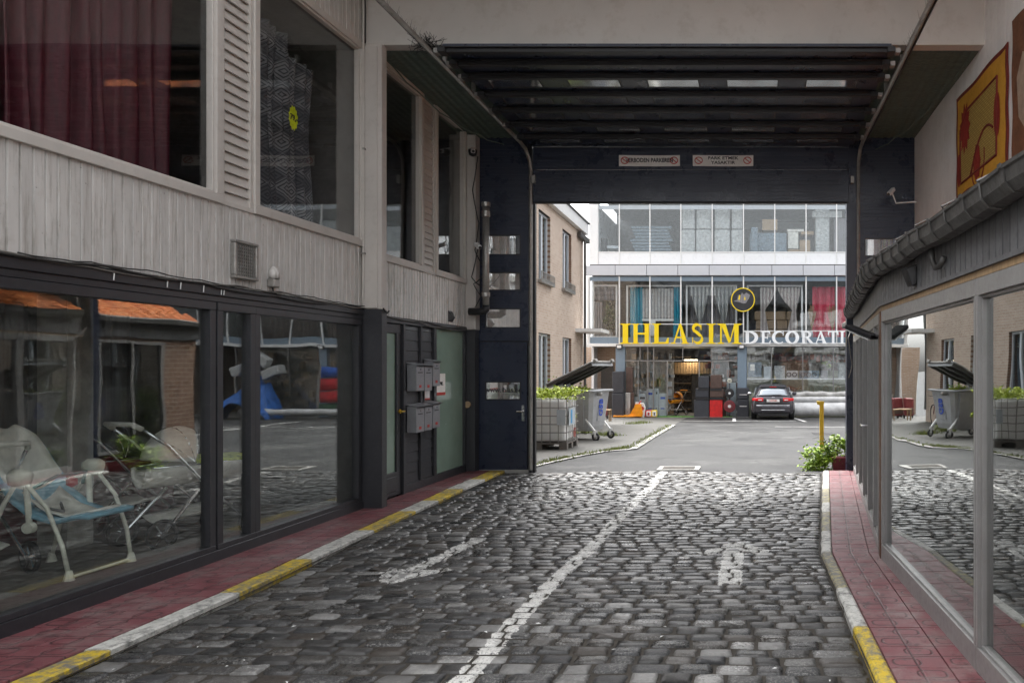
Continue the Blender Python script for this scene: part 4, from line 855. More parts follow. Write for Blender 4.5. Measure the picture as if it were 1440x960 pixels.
# roof with clay tiles (in passage: dark old; outside: orange)
def roof(parent, y0, y1, e0, mat, x1, z1, hip=0):
    part('roof_deck', MB().add([(e0(y0), y0, 2.32), (e0(y1), y1, 2.32), (x1, y1-hip, z1-.02), (x1, y0, z1-.02)], [(0,1,2,3), (3,2,1,0)]), 'backing', parent)
    nr = 6; nc = round((y1-y0)/.21)
    for r in range(nr):
        for c in range(nc):
            ya, yb = lerp(y0, y1, c/nc), lerp(y0, y1, (c+1)/nc); ta, tb = r/nr, (r+1.12)/nr
            if hip and yb > y1-hip*ta-.1: continue
            m = MB(); pr = [(0, .012), (.25, .0), (.5, .006), (.72, .042), (.88, .05), (1.0, .03)]; vs = []
            for t, lift in ((ta, .03), (tb, .004)):
                for (u, h) in pr: yy = lerp(ya, yb, u); vs.append((lerp(e0(yy)-.02, x1, t), yy, lerp(2.325, z1, t)+h+lift))
            n = len(pr); m.add(vs, [(i, n+i, n+i+1, i+1) for i in range(n-1)]); 
            m.add([v for v in vs[:n]]+[(v[0], v[1], v[2]-.02) for v in vs[:n]], [(i, i+1, n+i+1, n+i) for i in range(n-1)]); m.build('roof_tile', M['rooftile'], parent)
roof(an, 3.0, 11.55, lambda y: wr(y)-.08, 'rooftile', 2.42, 2.95)
an2 = thing('yard_annex', 'low annex in the yard right of the gate with orange tiled roof', 'building', (2.4, 13, gz(13)))
part('wall', B(1.80, 3.6, 12.05, 14.5, -.2, 2.05), 'brickdark', an2); part('frieze', B(1.76, 3.64, 12.03, 14.54, 2.05, 2.36), 'frieze', an2); part('gutter', B(1.62, 1.75, 12.0, 14.6, 2.29, 2.40), 'gutter', an2, bevel=.02)
fm = MB().box(1.75, 1.80, 12.25, 13.7, .15, .2).box(1.75, 1.80, 12.25, 13.7, 1.95, 2.0).box(1.75, 1.80, 12.25, 12.33, .2, 1.95).box(1.75, 1.8, 13.62, 13.7, .2, 1.95).box(1.75, 1.8, 12.95, 13.0, .2, 1.95)
wn = part('window', fm, 'alu', an2); part('pane', B(1.785, 1.79, 12.32, 13.63, .19, 1.96), 'paneside', wn)
roof(an2, 12.02, 14.6, lambda y: 1.66, 'rooftile', 2.95, 3.25, 1.1)
# fittings on the annex
v = thing('wall_speaker', 'small black wedge speaker under the gutter on the grey frieze', 'speaker', (wr(5.2), 5.2, 2.1)); xx = wr(5.2)
part('body', MB().add([(xx, 5.14, 2.12), (xx, 5.28, 2.12), (xx-.05, 5.22, 2.10), (xx-.03, 5.14, 2.10), (xx, 5.14, 2.25), (xx, 5.28, 2.25), (xx-.09, 5.25, 2.22), (xx-.07, 5.15, 2.22)], [(3,2,1,0), (4,5,6,7), (0,1,5,4), (1,2,6,5), (2,3,7,6), (3,0,4,7)]), 'black', v, bevel=.005)
v = thing('flood_light', 'flat grey flood light on a hinged arm over the annex corner', 'lamp', (wr(6.45), 6.4, 1.8)); q = Vector((wr(6.4)-.16, 6.55, 1.84)); part('housing', MB().beam(q+Vector((-.07, .10, .07)), q+Vector((.12, -.12, -.03)), .11, .035), 'navydark', v, bevel=.006); part('lens', MB().beam(q+Vector((-.065, .10, .042)), q+Vector((.10, -.11, -.053)), .095, .006), 'white', v); part('arm', MB().tube([q+Vector((.12, -.1, -.02)), (wr(6.4)+.0, 6.42, 1.82)], .012), 'navydark', v)
cable([(1.43, DP-.1, 2.15), (1.36, 11.4, 2.0), (1.42, 11.4, 1.6), (1.38, 11.5, 1.4)], .008, 'cable', 'loose pale wire looping below the gutter end', .02)

# ---- rugs on the right wall
def onwall(y, z, d): return (uw(y)-d, y, z)
def wpoly(pts, d, th): 
    m = MB(); P = [onwall(y, z, d) for y, z in pts]; m.prism(P, (-th, 0, 0)); return m
rg = thing('hanging_rug', 'mustard rug with maroon flower border hanging on the right wall', 'rug', onwall(8.6, 3.64, .02))
def edge(y0, y1, z0, z1, wob):
    P = []; n = 14
    for i in range(n): P.append((lerp(y0, y1, i/n), z0+wob*math.sin(i*1.3)))
    for i in range(n): P.append((y1+wob*math.sin(i*.9), lerp(z0, z1, i/n)))
    for i in range(n): P.append((lerp(y1, y0, i/n), z1+wob*math.sin(i*.7+1)))
    for i in range(n): P.append((y0+wob*math.sin(i*1.1), lerp(z1, z0, i/n)))
    return P
part('border', wpoly(edge(7.80, 9.52, 3.62, 4.86, .012), .012, .01), 'maroonrug', rg); part('ground', wpoly(edge(7.86, 9.46, 3.66, 4.81, .010), .0225, .002), 'mustard', rg)
fr = MB(); 
def strp(pts, w, d):
    m = MB(); 
    for i in range(len(pts)-1): a, b_ = Vector(onwall(*pts[i], d)), Vector(onwall(*pts[i+1], d)); m.beam(a, b_+(b_-a)*.08, .004, w, up=(1,0,0)) if False else m.tube([a, b_], w/2, 6)
    return m
inner = [(9.32, 3.78), (8.1, 3.80), (8.08, 4.62), (9.05, 4.60), (9.34, 4.42), (9.32, 3.78)]
part('field', wpoly(inner[:-1], .0255, .002), 'weave', rg); 
fl = MB(); fl.v = []
for a, b_ in zip(inner[:-1], inner[1:]): fl.tube([onwall(*a, .028), onwall(*b_, .028)], .014, 6)
sp_pts = [(8.75-.02*math.cos(t)*t*2.2, 3.86+.02*math.sin(t)*t*2.6) for t in [k*.35 for k in range(1, 20)]]
fl.tube([onwall(y_, z_, .03) for y_, z_ in sp_pts], .008, 5); fl.tube([onwall(8.95-.75*t, 3.78+.42*math.sin(t*2.2), .03) for t in [k/12 for k in range(13)]], .014, 5)
part('scroll_line', fl, 'maroonrug', rg)
def petal(cy, cz, ry, rz2, n=18, jag=0): return wpoly([(cy+ry*(1+(jag if i % 2 else -jag))*math.cos(2*PI*i/n), cz+rz2*(1+(jag if i % 2 else -jag))*math.sin(2*PI*i/n)) for i in range(n)], .032, .003)
part('flower', petal(9.15, 4.40, .17, .26, 22, .18), 'redrug', rg); part('flower', petal(8.08, 4.22, .09, .24), 'redrug', rg); part('flower', petal(9.38, 3.95, .06, .20), 'redrug', rg); part('flower', petal(8.72, 3.88, .12, .20, 14, .12), 'redrug', rg)
rg = thing('hanging_rug', 'dark brown rug with pale motif at the right edge of the photo', 'rug', onwall(7, 3.6, .02))
part('ground', wpoly(edge(6.2, 7.68, 3.55, 5.0, .015), .012, .01), 'brownrug', rg); part('motif', wpoly([(7.5, 4.0), (7.55, 4.4), (7.4, 4.6), (7.2, 4.5), (7.25, 4.1), (7.0, 3.9), (7.3, 3.8)], .0225, .003), 'tanrug', rg)

# ================================================================== THINGS IN THE LEFT DISPLAY WINDOW
def swing():
    t = thing('baby_swing', 'blue and cream baby swing chair on splayed white legs in the left display window', 'baby swing', (-5.18, 5.72, .047), PI/2)
    q = dict(local=True); R_ = .014
    for s in (-1, 1):
        hub = (s*.30, .02, .74)
        part('leg', MB().tube([(s*.27, -.30, .03), (s*.28, -.26, .25), (s*.29, -.16, .52), hub], R_, 8), 'creamplastic', t, smooth=True, **q); part('leg', MB().tube([(s*.27, .32, .03), (s*.28, .26, .3), (s*.29, .14, .55), hub], R_, 8), 'creamplastic', t, smooth=True, **q)
        part('motor_hub', MB().lathe([(.03, -.07), (.062, -.05), (.072, .0), (.068, .03), (.04, .055), (.01, .06)], hub, 14, 'z'), 'creamplastic', t, smooth=True, **q)
        part('swing_arm', MB().tube([(s*.255, .02, .70), (s*.25, .0, .40)], .018, 8).lathe([(.04, -.02), (.04, .02)], (s*.25, 0, .37), 12, 'x'), 'creamplastic', t, **q)
        for yy in (-.30, .32): part('foot', MB().tube([(s*.27, yy, .0), (s*.27, yy, .07)], [.035, .018], 8), 'creamplastic', t, **q)
    part('floor_bar', MB().tube([(-.27, -.30, .02), (.27, -.30, .02)], .011, 8), 'creamplastic', t, **q)
    prof = [(.42, 1.02), (.36, .86), (.26, .66), (.14, .48), (.0, .40), (-.16, .40), (-.30, .44), (-.38, .43)]
    def seat(u, v):
        k = v*(len(prof)-1); i = min(int(k), len(prof)-2); a, b_ = prof[i], prof[i+1]; f_ = k-i; x = (u-.5)*2; w_ = (.20+.05*math.sin(v*PI))*(1-.6*max(0, (.16-v)/.16)**2); lift = .10*x*x*math.sin(min(1, v*1.4)*PI*.9+.3)
        return (x*w_, lerp(a[0], b_[0], f_), lerp(a[1], b_[1], f_)+lift)
    part('seat', MB().sheet(seat, 12, 28), 'bluecloth', t, smooth=True, solid=.03, **q)
    part('head_rest', MB().sheet(lambda u, v: (lambda p: (p[0]*.92*(1 if v < .8 else 1), p[1]+.004, p[2]+.03))(seat(u, v*.36)), 10, 10), 'creamcloth', t, smooth=True, solid=.03, **q)
    part('liner', MB().sheet(lambda u, v: (lambda p: (p[0]*.6, p[1], p[2]+.025))(seat(u, .42+v*.5)), 8, 12), 'creamcloth', t, smooth=True, solid=.012, **q)
    part('harness_strap', MB().tube([(-.1, .10, .50), (0, -.02, .44), (.1, .10, .50)], .012, 6), 'black', t, **q)
    part('toy_bar', MB().tube([(-.24, .05, .62), (-.12, -.08, .72), (.12, -.08, .72), (.24, .05, .62)], .012, 8), 'teal', t, smooth=True, **q)
    part('toy', MB().lathe([(.005, -.04), (.035, -.02), (.035, .02), (.005, .04)], (0, -.08, .66), 10), 'crimson', t, smooth=True, **q)
    return t
swing()
def stroller(loc, rz, name_label, shell, canopy, inner, s=1.0, cat='stroller'):
    t = thing('baby_stroller', name_label, cat, loc, rz); q = dict(local=True)
    # faces local +y : carrycot above a chrome chassis
    def cot(u, v):
        a = (u-.5)*2*PI*.5; y_ = lerp(-.38, .40, v); w_ = .19*math.sqrt(max(.02, 1-((v-.5)*1.9)**4)); return (math.sin(a)*w_, y_, .62-math.cos(a)*.15)
    part('carrycot', MB().sheet(cot, 12, 14), shell, t, smooth=True, solid=.02, **q)
    part('apron', MB().sheet(lambda u, v: ((u-.5)*.36, lerp(-.05, .38, v), .63+.05*math.sin(u*PI)*(1-.4*v)), 8, 8), inner, t, smooth=True, solid=.02, **q)
    part('rim', MB().tube([(.19*math.sin(a), .01+.39*math.cos(a), .62) for a in [2*PI*k/20 for k in range(20)]], .012, 6, closed=True), 'chrome', t, smooth=True, **q)
    def hood(u, v): a = lerp(.05, 1.0, v)*PI*.62; b_ = (u-.5)*PI; return (.20*math.sin(b_), -.10-.27*math.cos(a)*math.cos(b_)*.9, .63+.27*math.sin(a)*math.cos(b_)+.02)
    part('canopy', MB().sheet(hood, 14, 12), canopy, t, smooth=True, solid=.012, **q)
    for k in (.35, .7, 1.0): part('canopy_rib', MB().tube([hood(u/12, k) for u in range(13)], .008, 5), 'chrome', t, **q)
    for s_ in (-1, 1):
        part('frame_leg', MB().tube([(s_*.2, .30, .14), (s_*.19, .0, .45), (s_*.19, -.30, .80), (s_*.17, -.46, .93)], .013, 8), 'chrome', t, smooth=True, **q); part('frame_leg', MB().tube([(s_*.22, -.34, .12), (s_*.19, -.06, .42)], .013, 8), 'chrome', t, **q)
        for (yy, r_) in ((.32, .09), (-.36, .12)):
            w_ = part('wheel', MB().tube([(s_*.23, yy+(r_-.015)*math.cos(a), r_+(r_-.015)*math.sin(a)) for a in [2*PI*k/20 for k in range(20)]], .016, 6, closed=True), 'rubber', t, smooth=True, **q)
            sp_ = MB().lathe([(.025, -.02), (.025, .02)], (s_*.23, yy, r_), 10, 'x')
            for k in range(6): a = k*PI/3; sp_.beam((s_*.23, yy, r_), (s_*.23, yy+(r_-.02)*math.cos(a), r_+(r_-.02)*math.sin(a)), .01, .012, up=(1,0,0))
            sp_.build('rim', M['chrome'], w_, local=True)
    part('handle', MB().tube([(-.17, -.46, .93), (-.15, -.52, .97), (.15, -.52, .97), (.17, -.46, .93)], .02, 8), canopy, t, smooth=True, **q)
    part('basket', MB().sheet(lambda u, v: ((u-.5)*.32, lerp(-.26, .24, v), .22-.05*math.sin(u*PI)+.04*v), 6, 6), 'creamcloth', t, smooth=True, solid=.01, **q)
    t.scale = (s, s, s); return t
stroller((-5.0, 6.78, .047), -.35, 'cream stroller with lime floral apron beside the baby swing', 'creamcloth', 'creamcloth', 'lime', 1.08)
stroller((-5.75, 5.55, .047), 1.2, 'cream pram with black rim behind the baby swing', 'black', 'creamcloth', 'creamcloth', 1.0, 'pram')
stroller((-6.0, 7.25, .047), -.3, 'dark maroon and black pram deeper in the window', 'maroon', 'black', 'black', 1.05, 'pram')
# ================================================================== YARD GROUND
def gsheet(name, poly, mat, dz, **k):
    """thin sheet following the yard slope, split along y"""
    m = MB(); ys_ = sorted({p[1] for p in poly}); N = 24; y0, y1 = ys_[0], ys_[-1]
    def xr(y):
        xs_ = []
        for i in range(len(poly)):
            a, b_ = poly[i], poly[(i+1) % len(poly)]
            if (a[1]-y)*(b_[1]-y) <= 0 and a[1] != b_[1]: xs_.append(a[0]+(b_[0]-a[0])*(y-a[1])/(b_[1]-a[1]))
        return (min(xs_), max(xs_)) if xs_ else (0, 0)
    vs = []
    for i in range(N+1):
        y = lerp(y0, y1, i/N); y_ = min(max(y, y0+1e-4), y1-1e-4); a, b_ = xr(y_); vs += [(a, y, gz(y)+dz), (b_, y, gz(y)+dz)]
    m.add(vs, [(2*i, 2*i+1, 2*i+3, 2*i+2) for i in range(N)]); return m.build(name, M[mat], **k)
pv = gsheet('paved_strip', [(-16, 12.1), (-3.75, 12.1), (-3.52, 13.2), (-3.32, 14.4), (-3.0, 15.5), (-2.6, 16.1), (-2.82, 25.4), (-3.0, 33.2), (-16, 33.2)], 'pavers', .010, kind='structure')
def yline(name, pts, w_, mat, lab, h=.012, kind='structure'):
    m = MB()
    for i in range(len(pts)-1):
        a, b_ = Vector((*pts[i], 0)), Vector((*pts[i+1], 0)); n = max(1, int((b_-a).length/.7)); d = (b_-a).normalized(); s = Vector((-d.y, d.x, 0))*w_/2
        vs = []
        for k in range(n+1):
            p = a.lerp(b_, k/n); j = rs.uniform(-.006, .006)
            for sg in (-1, 1): q = p+s*sg; vs.append((q.x+j, q.y, gz(q.y)+h))
        m.add(vs, [(2*k, 2*k+1, 2*k+3, 2*k+2) for k in range(n)])
    return m.build(name, M[mat], kind=kind, label=lab)
yline('edging_strip', [(-3.75, 12.2), (-3.52, 13.2), (-3.32, 14.4), (-3.05, 15.4), (-2.6, 16.0)], .10, 'concrete', 'curved concrete edging between pavers and asphalt', .022)
yline('edging_strip', [(-2.58, 16.0), (-2.7, 20.0), (-2.85, 26.5)], .15, 'concrete', 'straight concrete edging between pavers and asphalt', .023)
yline('channel_strip', [(-2.95, 29.5), (1.5, 29.3)], .12, 'linew', 'pale worn strip crossing the yard in front of the store', .018)
yline('parking_line', [(X(1034, 30.4), 29.2), (X(1032, 32), 32.2)], .13, 'linew', 'white bay line left of the car', .014)
yline('parking_line', [(X(1133, 29.0), 29.0), (X(1117, 32), 32.6)], .13, 'linew', 'white bay line right of the car', .014)
yline('parking_line', [(X(1090, 25), 25.2), (9.5, 24.6)], .10, 'linew', 'faint white line across the yard', .015); yline('parking_line', [(6, 19), (9, 30)], .12, 'linew', 'white bay line on the right side of the yard', .016); yline('parking_line', [(3.2, 17.2), (9, 17.0)], .12, 'linew', 'white line near the post', .016)
dg = tag(None or MB().box(X(925, 12.35), X(984, 12.35), 12.15, 12.6, gz(12.4)+.001, gz(12.4)+.018).build('manhole_cover', M['concrete'], bevel=.004), 'flat pale rectangular drain cover in the asphalt by the gate', 'drain cover')
part('seam', B(X(932, 12.35), X(977, 12.35), 12.22, 12.52, gz(12.4)+.018, gz(12.4)+.022), 'mortar', dg)
dg = tag(MB().box(X(1143, 21.5), X(1168, 21.5), 21.2, 21.8, gz(21.5)+.002, gz(21.5)+.016).build('drain_grate', M['navydark']), 'small dark drain grate in the middle of the asphalt yard', 'drain grate')
wm = MB()
def tuft(cx, cy, n, r, h):
    for _ in range(n):
        x, y = rs.gauss(cx, r), rs.gauss(cy, r*.8); a = rs.uniform(0, 6.3); hh = h*rs.uniform(.4, 1.2); z = gz(y)+.01
        wm.add([(x-.008, y, z), (x+.008, y, z), (x+.5*hh*math.cos(a), y+.5*hh*math.sin(a), z+hh)], [(0,1,2)])
for k in range(34): t = k/33; yy = lerp(12.4, 16.6, t); tuft(pw([(12.2, -3.75), (13.2, -3.52), (14.4, -3.32), (15.5, -3.0), (16.6, -2.6)], yy)-.09, yy, rs.choice([0, 4, 12, 30, 40]), .07, .06)
for k in range(26): t = k/25; yy = lerp(16.6, 26, t); tuft(lerp(-2.6, -2.85, t)-.09, yy, 12 if k % 3 else 30, .08, .06)
for c in ((-3.9, 20.5), (-4.2, 20.9), (X(893, 27.5), 27.2), (X(905, 28), 28.0)): tuft(*c, 90, .16, .12)
tag(wm.build('weeds', M['weed']), 'yellow green weeds growing along the concrete edging', None, kind='stuff')

# ================================================================== BRICK HOUSE (left of the yard)
HX = lambda y: -6.25-.0231*(y-25)
hs_ = thing('brick_house', 'buff brick house with tall white windows left of the yard', 'house', (-9, 20, 0))
wins = [(16.0, 17.3, 4.05, 6.05), (18.9, 20.2, 4.05, 6.05), (21.75, 23.1, 4.05, 6.05), (24.7, 26.0, 4.10, 6.02), (16.0, 17.3, .45, 2.5), (18.9, 20.2, .45, 2.5), (21.75, 23.1, .45, 2.54), (24.7, 26.0, .45, 2.52), (13.2, 14.4, .45, 2.5), (13.2, 14.4, 4.05, 6.05)]
hf = lambda a, b_, t: (HX(a)-t, a, b_)
part('wall', panel_with_holes(12.4, 28.0, -.8, 6.38, wins, hf, .28), 'brick', hs_)
part('end_wall', B(-12, HX(28)-.002, 27.7, 27.998, -.8, 6.38), 'brickx', hs_); part('near_wall', B(-12, HX(12.4)-.29, 12.41, 12.6, -.8, 6.38), 'brickx', hs_)
part('interior', B(-7.4, -7.3, 12.6, 27.6, -.5, 6.3), 'dark', hs_)
part('fascia', obox(MB(), HX, 12.2, 28.15, 6.38, 6.78, -.5, .16), 'white', hs_, bevel=.01); part('roof_edge', obox(MB(), HX, 12.1, 28.25, 6.78, 6.84, -5, .20), 'black', hs_)
part('gutter', obox(MB(), HX, 26.9, 28.4, 6.10, 6.30, .02, .16), 'gutter', hs_, bevel=.02)
for (a, b_, z0, z1) in wins:
    f = MB(); q = .07; e0, e1 = -.16, -.09
    obox(f, HX, a, b_, z0, z0+q, e0, e1); obox(f, HX, a, b_, z1-q, z1, e0, e1); obox(f, HX, a, a+q, z0+q, z1-q, e0, e1); obox(f, HX, b_-q, b_, z0+q, z1-q, e0, e1); mm = (a+b_)/2; obox(f, HX, mm-.06, mm+.06, z0+q, z1-q, e0, e1+.01)
    wn = part('window', f, 'upvc', hs_); part('pane', obox(MB(), HX, a+q-.01, b_-q+.01, z0+q-.01, z1-q+.01, -.14, -.13), 'paneside', wn)
    part('reveal', obox(obox(MB(), HX, b_-.004, b_-.001, z0, z1, -.088, .001), HX, a+.001, a+.004, z0, z1, -.088, .001), 'brickdark', wn); part('lintel', obox(MB(), HX, a, b_, z1-.004, z1-.001, -.088, .002), 'backing', wn)
    part('sill', obox(MB(), HX, a-.12, b_+.12, z0-.09, z0-.005, -.08, .12), 'galv', wn)
    if z0 > 3:
        r = MB(); 
        for zz in (z0+.0, z0+.20): obox(r, HX, a-.1, b_+.1, zz, zz+.025, .10, .125)
        n = 13
        for i in range(n+1): yy = lerp(a-.1, b_+.1, i/n); obox(r, HX, yy-.008, yy+.008, z0+.02, z0+.20, .105, .12)
        part('flower_rail', r, 'galv', wn)
part('downpipe', MB().tube([(HX(27.6)+.14, 27.6, 6.1), (HX(27.6)+.14, 27.6, .0)], .05, 8), 'gutter', hs_)
part('canopy', obox(MB(), HX, 26.6, 28.3, 2.78, 2.90, 0, .9), 'white', hs_)

# ================================================================== STORE (far side of the yard)
F = 34.0
def FX(px): return X(px, F)
def FZ(py): return Z(py, F)
stn = thing('store_building', 'two storey glass fronted shop building across the yard', 'building', (2, F, -.65))
def fb(px0, px1, py0, py1, y0, y1, m=None): return (m or MB()).box(FX(px0), FX(px1), F+y0, F+y1, FZ(py1), FZ(py0))
RX = 1640
gx = [841, 871, 914, 957.5, 1001.5, 1045.5, 1089.5, 1133.5, 1176.5]+[1176.5+43.7*i for i in range(1, 11)]
part('end_pillar', fb(829, 841, 250, 372, -.05, .4), 'white', stn); part('side_wall', B(FX(829), FX(829)+.1, F+.41, F+7, -.7, 9), 'whitepanel', stn)
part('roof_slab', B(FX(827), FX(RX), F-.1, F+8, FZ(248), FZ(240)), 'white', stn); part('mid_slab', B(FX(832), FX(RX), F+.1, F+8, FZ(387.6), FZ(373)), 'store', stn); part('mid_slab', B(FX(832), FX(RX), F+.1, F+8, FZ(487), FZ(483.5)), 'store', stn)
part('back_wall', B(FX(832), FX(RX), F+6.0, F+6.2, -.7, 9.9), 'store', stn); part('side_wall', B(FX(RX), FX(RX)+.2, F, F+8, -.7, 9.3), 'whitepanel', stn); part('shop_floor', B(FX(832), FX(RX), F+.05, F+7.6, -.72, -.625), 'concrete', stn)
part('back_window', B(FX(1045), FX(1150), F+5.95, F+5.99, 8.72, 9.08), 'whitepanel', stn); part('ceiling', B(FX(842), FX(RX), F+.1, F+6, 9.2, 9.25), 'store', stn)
# upper glazing, parapet, fascia
for i in range(len(gx)-1):
    a, c = gx[i], gx[i+1]; part('parapet_panel', fb(a+.6, c-.6, 354.5, 372, 0, .05), 'whitepanel', stn, bevel=.01); part('pane', fb(a+.5, c-.5, 250, 354, .02, .03), 'glassfar', stn)
fx0 = 822
while fx0 < RX: part('fascia_panel', fb(fx0+.2, fx0+43.5, 373.6, 387.6, -.12, .10), 'fascia', stn, bevel=.008); fx0 += 43.9
for g_ in gx: part('mullion', fb(g_-.7, g_+.7, 250, 372, -.03, .06), 'white', stn)
part('transom', fb(841, RX, 354, 355.2, -.02, .06), 'white', stn); part('soffit_band', fb(841, RX, 288.5, 294, .05, .12), 'fascia', stn); part('gap_line', fb(829, RX, 372.1, 373.4, -.02, .1), 'backing', stn)
for i, g_ in enumerate([829, 871, 914, 957.5, 1001.5, 1045.5, 1089.5, 1133.5, 1176.5]+gx[9:]):
    part('mullion', fb(g_-.8, g_+.8, 388.5, 483, -.03, .06), 'white', stn)
fl_x = [829, 871, 914, 957.5, 1001.5, 1045.5, 1089.5, 1133.5, 1176.5]+gx[9:]
for i in range(len(fl_x)-1):
    a, c = fl_x[i], fl_x[i+1]; part('pane', fb(a+.5, c-.5, 395, 474, .02, .03), 'glassfar', stn); part('spandrel_panel', fb(a+.6, c-.6, 474, 482.6, .02, .06), 'bluegrey', stn)
part('head_band', fb(829, RX, 389, 395, .02, .06), 'bluegrey', stn); part('slab_edge', fb(824, RX, 483, 487.2, -.12, .06), 'white', stn, bevel=.01)
part('balcony_return', B(FX(826), FX(826)+.08, F-.1, F+.3, FZ(484), FZ(390)), 'white', stn)
for (a, c) in ((866, 879), (1037, 1050), (1212, 1225), (1390, 1403)):
    p = part('pillar', fb(a, c, 487.3, 586, -.06, .35), 'bluegrey', stn, bevel=.01)
    fl = thing('wall_floodlight', ['white floodlight on the blue grey pillar under the yellow letters', 'white floodlight on the pillar between yellow and white letters', 'white floodlight on the pillar right of the gate view', 'white floodlight on the far right pillar'][[866, 1037, 1212, 1390].index(a)], 'floodlight', (FX(a+6), F-.2, FZ(487)), 0)
    part('housing', fb(a+2, a+10, 484.5, 490.5, -.25, -.12), 'black', fl); part('lens', fb(a+3, a+9, 485.5, 489.3, -.256, -.25), 'white', fl)
# ground floor glazing with the open door between 938 and 983
def gfr(x0, x1, y0, y1, name='pane', mat='glassfar'): part(name, fb(x0, x1, y0, y1, .04, .05), mat, stn)
for a in (900, 911, 919, 960, 1001, 1085, 1129, 1172, 1260, 1303, 1347, 1440, 1480, 1520): part('mullion', fb(a-.6, a+.6, 487.2, (585 if a in (911, 919) else (552 if a > 1050 else (507 if a in (900, 960) else 580)))+1, -.01, .07), 'alu', stn)
part('transom', fb(879, 1037, 506.4, 508, -.01, .07), 'alu', stn); part('door_frame', fb(937.4, 939, 508, 583, -.01, .08), 'alu', stn); part('door_frame', B(FX(982.5), FX(984), F-.01, F+.08, -.62, FZ(508)), 'alu', stn)
for (a, c) in ((879.5, 899.5), (900.5, 918.5), (919.5, 959.5), (960.5, 1000.5), (1001.5, 1036.5)): gfr(a, c, 488, 506)
for (a, c) in ((879.5, 918.5), (919.5, 937.2), (984.2, 1000.5), (1001.5, 1036.5)): gfr(a, c, 508, 584)
part('door_frame', fb(897, 898, 508, 584, -.01, .07), 'alu', stn); part('door_frame', B(FX(1023.5), FX(1024.5), F-.01, F+.07, -.62, FZ(508)), 'alu', stn)
for (a, c) in ((1050.5, 1084.5), (1085.5, 1128.5), (1129.5, 1171.5), (1172.5, 1211.5), (1225.5, 1259.5), (1260.5, 1302.5)): gfr(a, c, 488, 552); part('low_wall', fb(a-.5, c+.5, 552, 586, -.0, .1), 'palegreen', stn)
for (a, c) in ((1303.5, 1346.5), (1347.5, 1389.5), (1403.5, 1439.5), (1440.5, 1479.5), (1480.5, 1519.5)): gfr(a, c, 488, 585)
part('inner_wall', fb(879, 940, 508, 585, 2.2, 2.25), 'room', stn); part('inner_wall', fb(1050, 1212, 487.5, 585, 1.6, 1.65), 'palegreen', stn); part('brick_recess', B(FX(800), FX(866), F+1.2, F+1.3, -.7, FZ(487)), 'brickx', stn); part('recess_door', B(FX(838), FX(856), F+1.12, F+1.18, -.65, FZ(512)), 'dark', stn)
# shop interior seen through the open door
sv = MB()
for i in range(7): sv.box(FX(930), FX(963), F+3.0, F+3.4, -.5+i*.42, -.47+i*.42)
part('shelf', sv, 'woodlight', stn); part('shelf_goods', fb(930, 966, 515, 582, 3.5, 3.6), 'shelfst', stn); bv = MB()
for i in range(14): bv.box(FX(936)+i*.14, FX(936)+.11+i*.14, F+2.4, F+2.43, FZ(526), FZ(509))
part('ceiling_slat', bv, 'woodlight', stn); part('inner_partition', fb(965, 1000, 508, 585, 3.0, 3.1), 'dark', stn)
lp = M['lampmat'] = bpy.data.materials.new('lit_ceiling_lamp'); lp.use_nodes = True; lp.node_tree.nodes['Principled BSDF'].inputs['Emission Color'].default_value = (1, .82, .55, 1); lp.node_tree.nodes['Principled BSDF'].inputs['Emission Strength'].default_value = 7
part('ceiling_lamp', B(FX(966)-.3, FX(966)+.3, F+2.0, F+2.25, FZ(507), FZ(505)), 'lampmat', stn)
rs2 = random.Random(11)
for (pa, pb, mt, d_) in ((880, 937, 'card', 1.6), (880, 937, 'aqua', 1.7), (984, 1036, 'terra', 1.5), (984, 1036, 'whitepanel', 1.6), (1052, 1210, 'shelfst', 1.2), (1052, 1210, 'creamcloth', 1.25), (1230, 1500, 'shelfst', 1.0), (1230, 1500, 'card', 1.1)):
    q_ = MB()
    for k_ in range(int((pb-pa)*.55)):
        x_ = rs2.uniform(FX(pa), FX(pb)); s_ = rs2.uniform(.08, .28); z_ = -.6+.42*rs2.randint(0, 6) if pa != 1052 else FZ(505)-rs2.choice([0, .5]); q_.box(x_, x_+s_, F+d_, F+d_+.2, z_, z_+rs2.uniform(.1, .36))
    part('stock', q_, mt, stn, kind='stuff')
# first floor inner frames behind the glass
def wframe(a, c, y0, y1, yd=.35):
    m = MB(); fb(a, c, y0, y0+2.2, yd, yd+.06, m); fb(a, a+2.4, y0+2.2, y1, yd, yd+.06, m); fb(c-2.4, c, y0+2.2, y1, yd, yd+.06, m); fb(a+2.4, c-2.4, y1-2, y1, yd, yd+.06, m); part('inner_window_frame', m, 'white', stn)
wframe(831, 866, 399, 474); wframe(878, 957, 399, 476, .5); wframe(963, 1036, 399, 476, .5); wframe(1050, 1130, 399, 476, .5)

def ftk(name, label, cat, mat, a, c, y0, y1, d, folds=5, amp=.06, waist=None, grp=None):
    W_ = FX(c)-FX(a)
    def f(u, v):
        x = lerp(FX(a), FX(c), u); z = lerp(FZ(y1), FZ(y0), v)
        if waist:
            wx, wz, k0 = FX(waist[0]), FZ(waist[1]), waist[2]
            k = k0*(max(0, 1-(z-wz)/(FZ(y0)-wz))**1.6 if z > wz else max(.55, 1-(wz-z)*.35)); x = lerp(x, wx, k)
        return (x, F+d+amp*math.sin(u*folds*2*PI+v), z)
    return tag(MB().sheet(f, max(16, int(folds*7)), 18).build(name, M[mat], smooth=True, solid=.01), label, cat, grp)
ftk('lace_valance', 'white patterned lace valance in the leftmost upper store window', 'curtain', 'lace', 834, 863, 402, 422, .30, 3)
ftk('leafy_curtain', 'grey panel curtain under the lace valance at the left', 'curtain', 'greyc', 834, 845, 424, 470, .32, 3)
